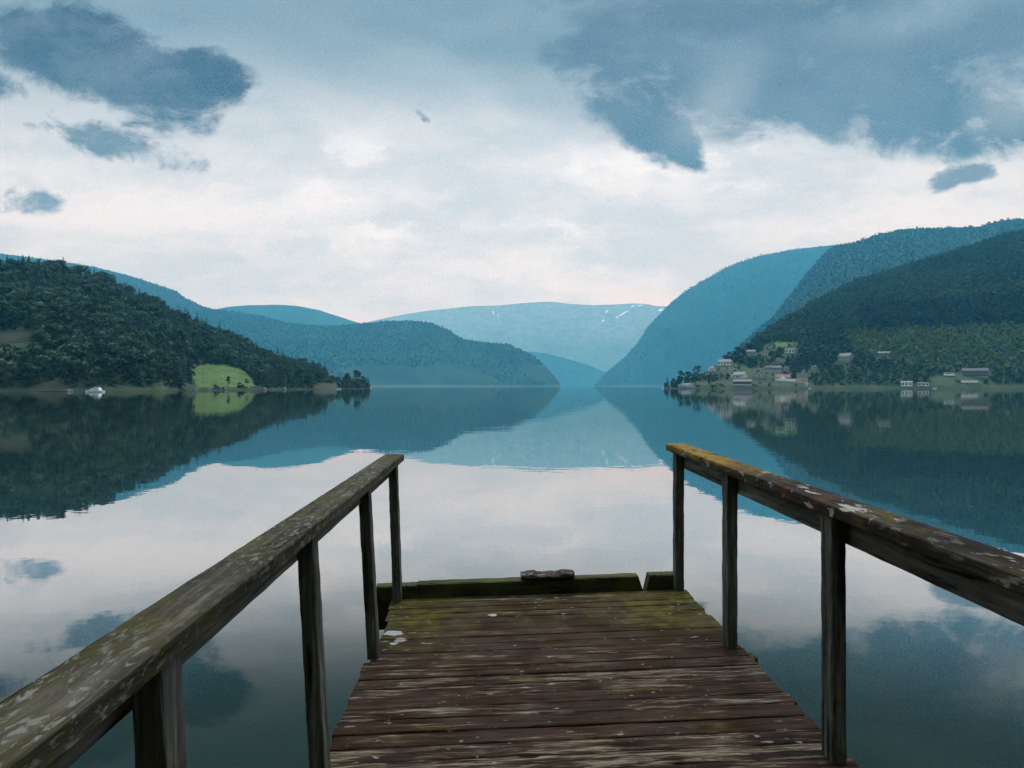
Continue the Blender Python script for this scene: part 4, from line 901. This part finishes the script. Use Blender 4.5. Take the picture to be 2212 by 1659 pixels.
veil = union([blob(Ps, 1000, 20, 430, 105, 12, .6), blob(Ps, 1150, -60, 600, 170, 10, .5), blob(Ps, 1130, 150, 190, 66, 30, .8, .6), blob(Ps, 700, 110, 260, 60, 14, .9, .45), blob(Ps, 420, 20, 330, 70, 6, .9, .5)])
def torn(field, k=.75, lo=.34, hi=.72):
    return t.mapr(t.math('ADD', field, t.math('MULTIPLY', t.math('MULTIPLY', t.math('SUBTRACT', wisp, .5), k), t.mapr(field, 0., .35))), lo, hi)
wisp = t.math('ADD', t.math('MULTIPLY', t.noise(t.mapping(Ps, scale=(1, 1.5, 1), loc=(7, 3, 0)), 8., 8, .64, .5), .7), t.math('MULTIPLY', t.noise(t.mapping(P, scale=(1, 1.6, 1)), 24., 6, .6, .3), .3))
wisp = t.mapr(wisp, .37, .63, 0., 1., False)
slate_f = union([blob(Ps, 1900, 110, 520, 180, -4, .55), blob(Ps, 1990, 255, 350, 80, 4, .5), blob(Ps, 1345, 95, 160, 115, 55, .6), blob(Ps, 1360, 195, 125, 96, 58, .5), blob(Ps, 1412, 272, 104, 66, 52, .5), blob(Ps, 1458, 325, 66, 34, 40, .55), blob(Ps, 1488, 352, 40, 17, 32, .8), blob(Ps, 1600, 60, 380, 150, 0, .6), blob(Ps, 1610, 185, 280, 92, 16, .6), blob(Ps, 1720, 250, 170, 54, 18, .7)])
slate = torn(slate_f, .8, .14, .92)
lit = union([blob(Ps, 2010, 10, 210, 40, -12, .9, .75), blob(Ps, 2230, 205, 110, 60, -25, .9, .5), blob(Ps, 1545, 190, 60, 110, 30, .9, .55)])
tex = t.mapr(t.noise(t.mapping(Ps, scale=(1.5, 4, 1)), 2.2, 4, .5), .3, .7)
c = t.mix(t.math('MULTIPLY', veil, .85), base, t.mix(tex, (.14, .195, .235, 1), (.24, .30, .335, 1)))
c = t.mix(t.math('MULTIPLY', slate, t.math('SUBTRACT', 1., t.math('MULTIPLY', lit, .75))), c, t.mix(tex, (.085, .092, .115, 1), (.155, .175, .20, 1)))
rag_f = union([blob(Ps, 205, 140, 270, 96, 20, .6), blob(Ps, 90, 80, 140, 74, 0, .7, .9), blob(Ps, 345, 185, 170, 72, 8, .6), blob(Ps, 445, 175, 80, 50, 25, .7), blob(Ps, 330, 240, 130, 34, 16, .8, .8), blob(Ps, 10, 205, 50, 34, 20, .8, .7)])
rag = torn(rag_f, .62, .22, .80)
rag2 = torn(union([blob(Ps, 270, 318, 170, 42, 12, .8, .9), blob(Ps, 390, 350, 96, 22, 8, .8, .8), blob(Ps, 110, 296, 80, 22, 10, .8, .6), blob(Ps, 62, 437, 84, 26, 2, .7, .9), blob(Ps, 372, 42, 44, 18, 30, .8, .7)]), 1.0, .40, 1.05)
sm = torn(union([blob(P, 2036, 388, 46, 25, -18, .7), blob(P, 2106, 374, 46, 22, -8, .7), blob(P, 2072, 378, 30, 14, 0, .7), blob(P, 912, 250, 26, 9, 45, .8, .5)]), 1.0, .36, .95)
c = t.mix(rag, c, t.mix(t.mapr(wisp, .1, .9, 1., 0.), (.045, .014, .014, 1), (.12, .105, .11, 1)))
c = t.mix(t.math('MULTIPLY', t.math('MAXIMUM', rag2, sm), .88), c, t.mix(t.mapr(wisp, .1, .9, 1., 0.), (.085, .075, .08, 1), (.145, .145, .155, 1)))
behind = t.mapr(dy, -.25, .35, 1.6, 1.)                                            # unseen sky behind the viewer made brighter, to light the house fronts
zen = t.mapr(dz, .52, .80, 1., 7.4)                                                # added boost overhead, out of view, to brighten the haze and upper faces
zen = t.math('ADD', 1., t.math('MULTIPLY', t.math('SUBTRACT', zen, 1.), t.mapr(dy, -.40, .22)))             # boost kept overhead and ahead, so faces toward the viewer stay dark
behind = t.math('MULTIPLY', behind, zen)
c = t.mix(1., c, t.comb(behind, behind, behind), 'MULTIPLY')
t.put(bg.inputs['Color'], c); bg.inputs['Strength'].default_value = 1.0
sk = t.new('ShaderNodeTexSky', sky_type='NISHITA'); sk.sun_disc = False; sk.sun_elevation = R(SUN_EL); sk.sun_rotation = R(SUN_AZ)
bg2 = t.new('ShaderNodeBackground'); t.put(bg2.inputs['Color'], sk.outputs[0]); bg2.inputs['Strength'].default_value = .06
mxs = t.new('ShaderNodeMixShader'); mxs.inputs[0].default_value = .93; t.l.new(bg2.outputs[0], mxs.inputs[1]); t.l.new(bg.outputs[0], mxs.inputs[2]); t.l.new(mxs.outputs[0], out.inputs[0])
L = bpy.data.lights.new('sun', 'SUN'); L.energy = 1.4; L.angle = R(14); L.color = (1., .96, .90)
so = bpy.data.objects.new('sun', L); COL.objects.link(so); so.location = (0, 0, 60)
e, a = R(SUN_EL), R(SUN_AZ); so.rotation_euler = Vector((-math.sin(a) * math.cos(e), -math.cos(a) * math.cos(e), -math.sin(e))).to_track_quat('-Z', 'Y').to_euler()

# ------------------------------------------------------------------ camera, colour, sampling
cam = bpy.data.cameras.new('camera'); co = bpy.data.objects.new('camera', cam); COL.objects.link(co); SC.camera = co
cam.sensor_width = 36; cam.lens = 36 * FX / 2212.0; cam.clip_start = .05; cam.clip_end = 60000; cam.shift_y = (HY - 829.5) / 2212.0
co.location = (0, 0, ZC); co.rotation_euler = (R(90), 0, 0)
vs = SC.view_settings; vs.view_transform = 'Standard'; vs.look = 'None'; vs.exposure = 0; vs.gamma = 1
cy = SC.cycles; cy.max_bounces = 6; cy.diffuse_bounces = 2; cy.glossy_bounces = 3; cy.transmission_bounces = 3; cy.volume_bounces = 2; cy.transparent_max_bounces = 8
cy.use_denoising = True; cy.caustics_reflective = False; cy.caustics_refractive = False; cy.sample_clamp_indirect = 4
cy.denoising_prefilter = 'NONE'
try: cy.denoiser = 'OPENIMAGEDENOISE'
except Exception: pass
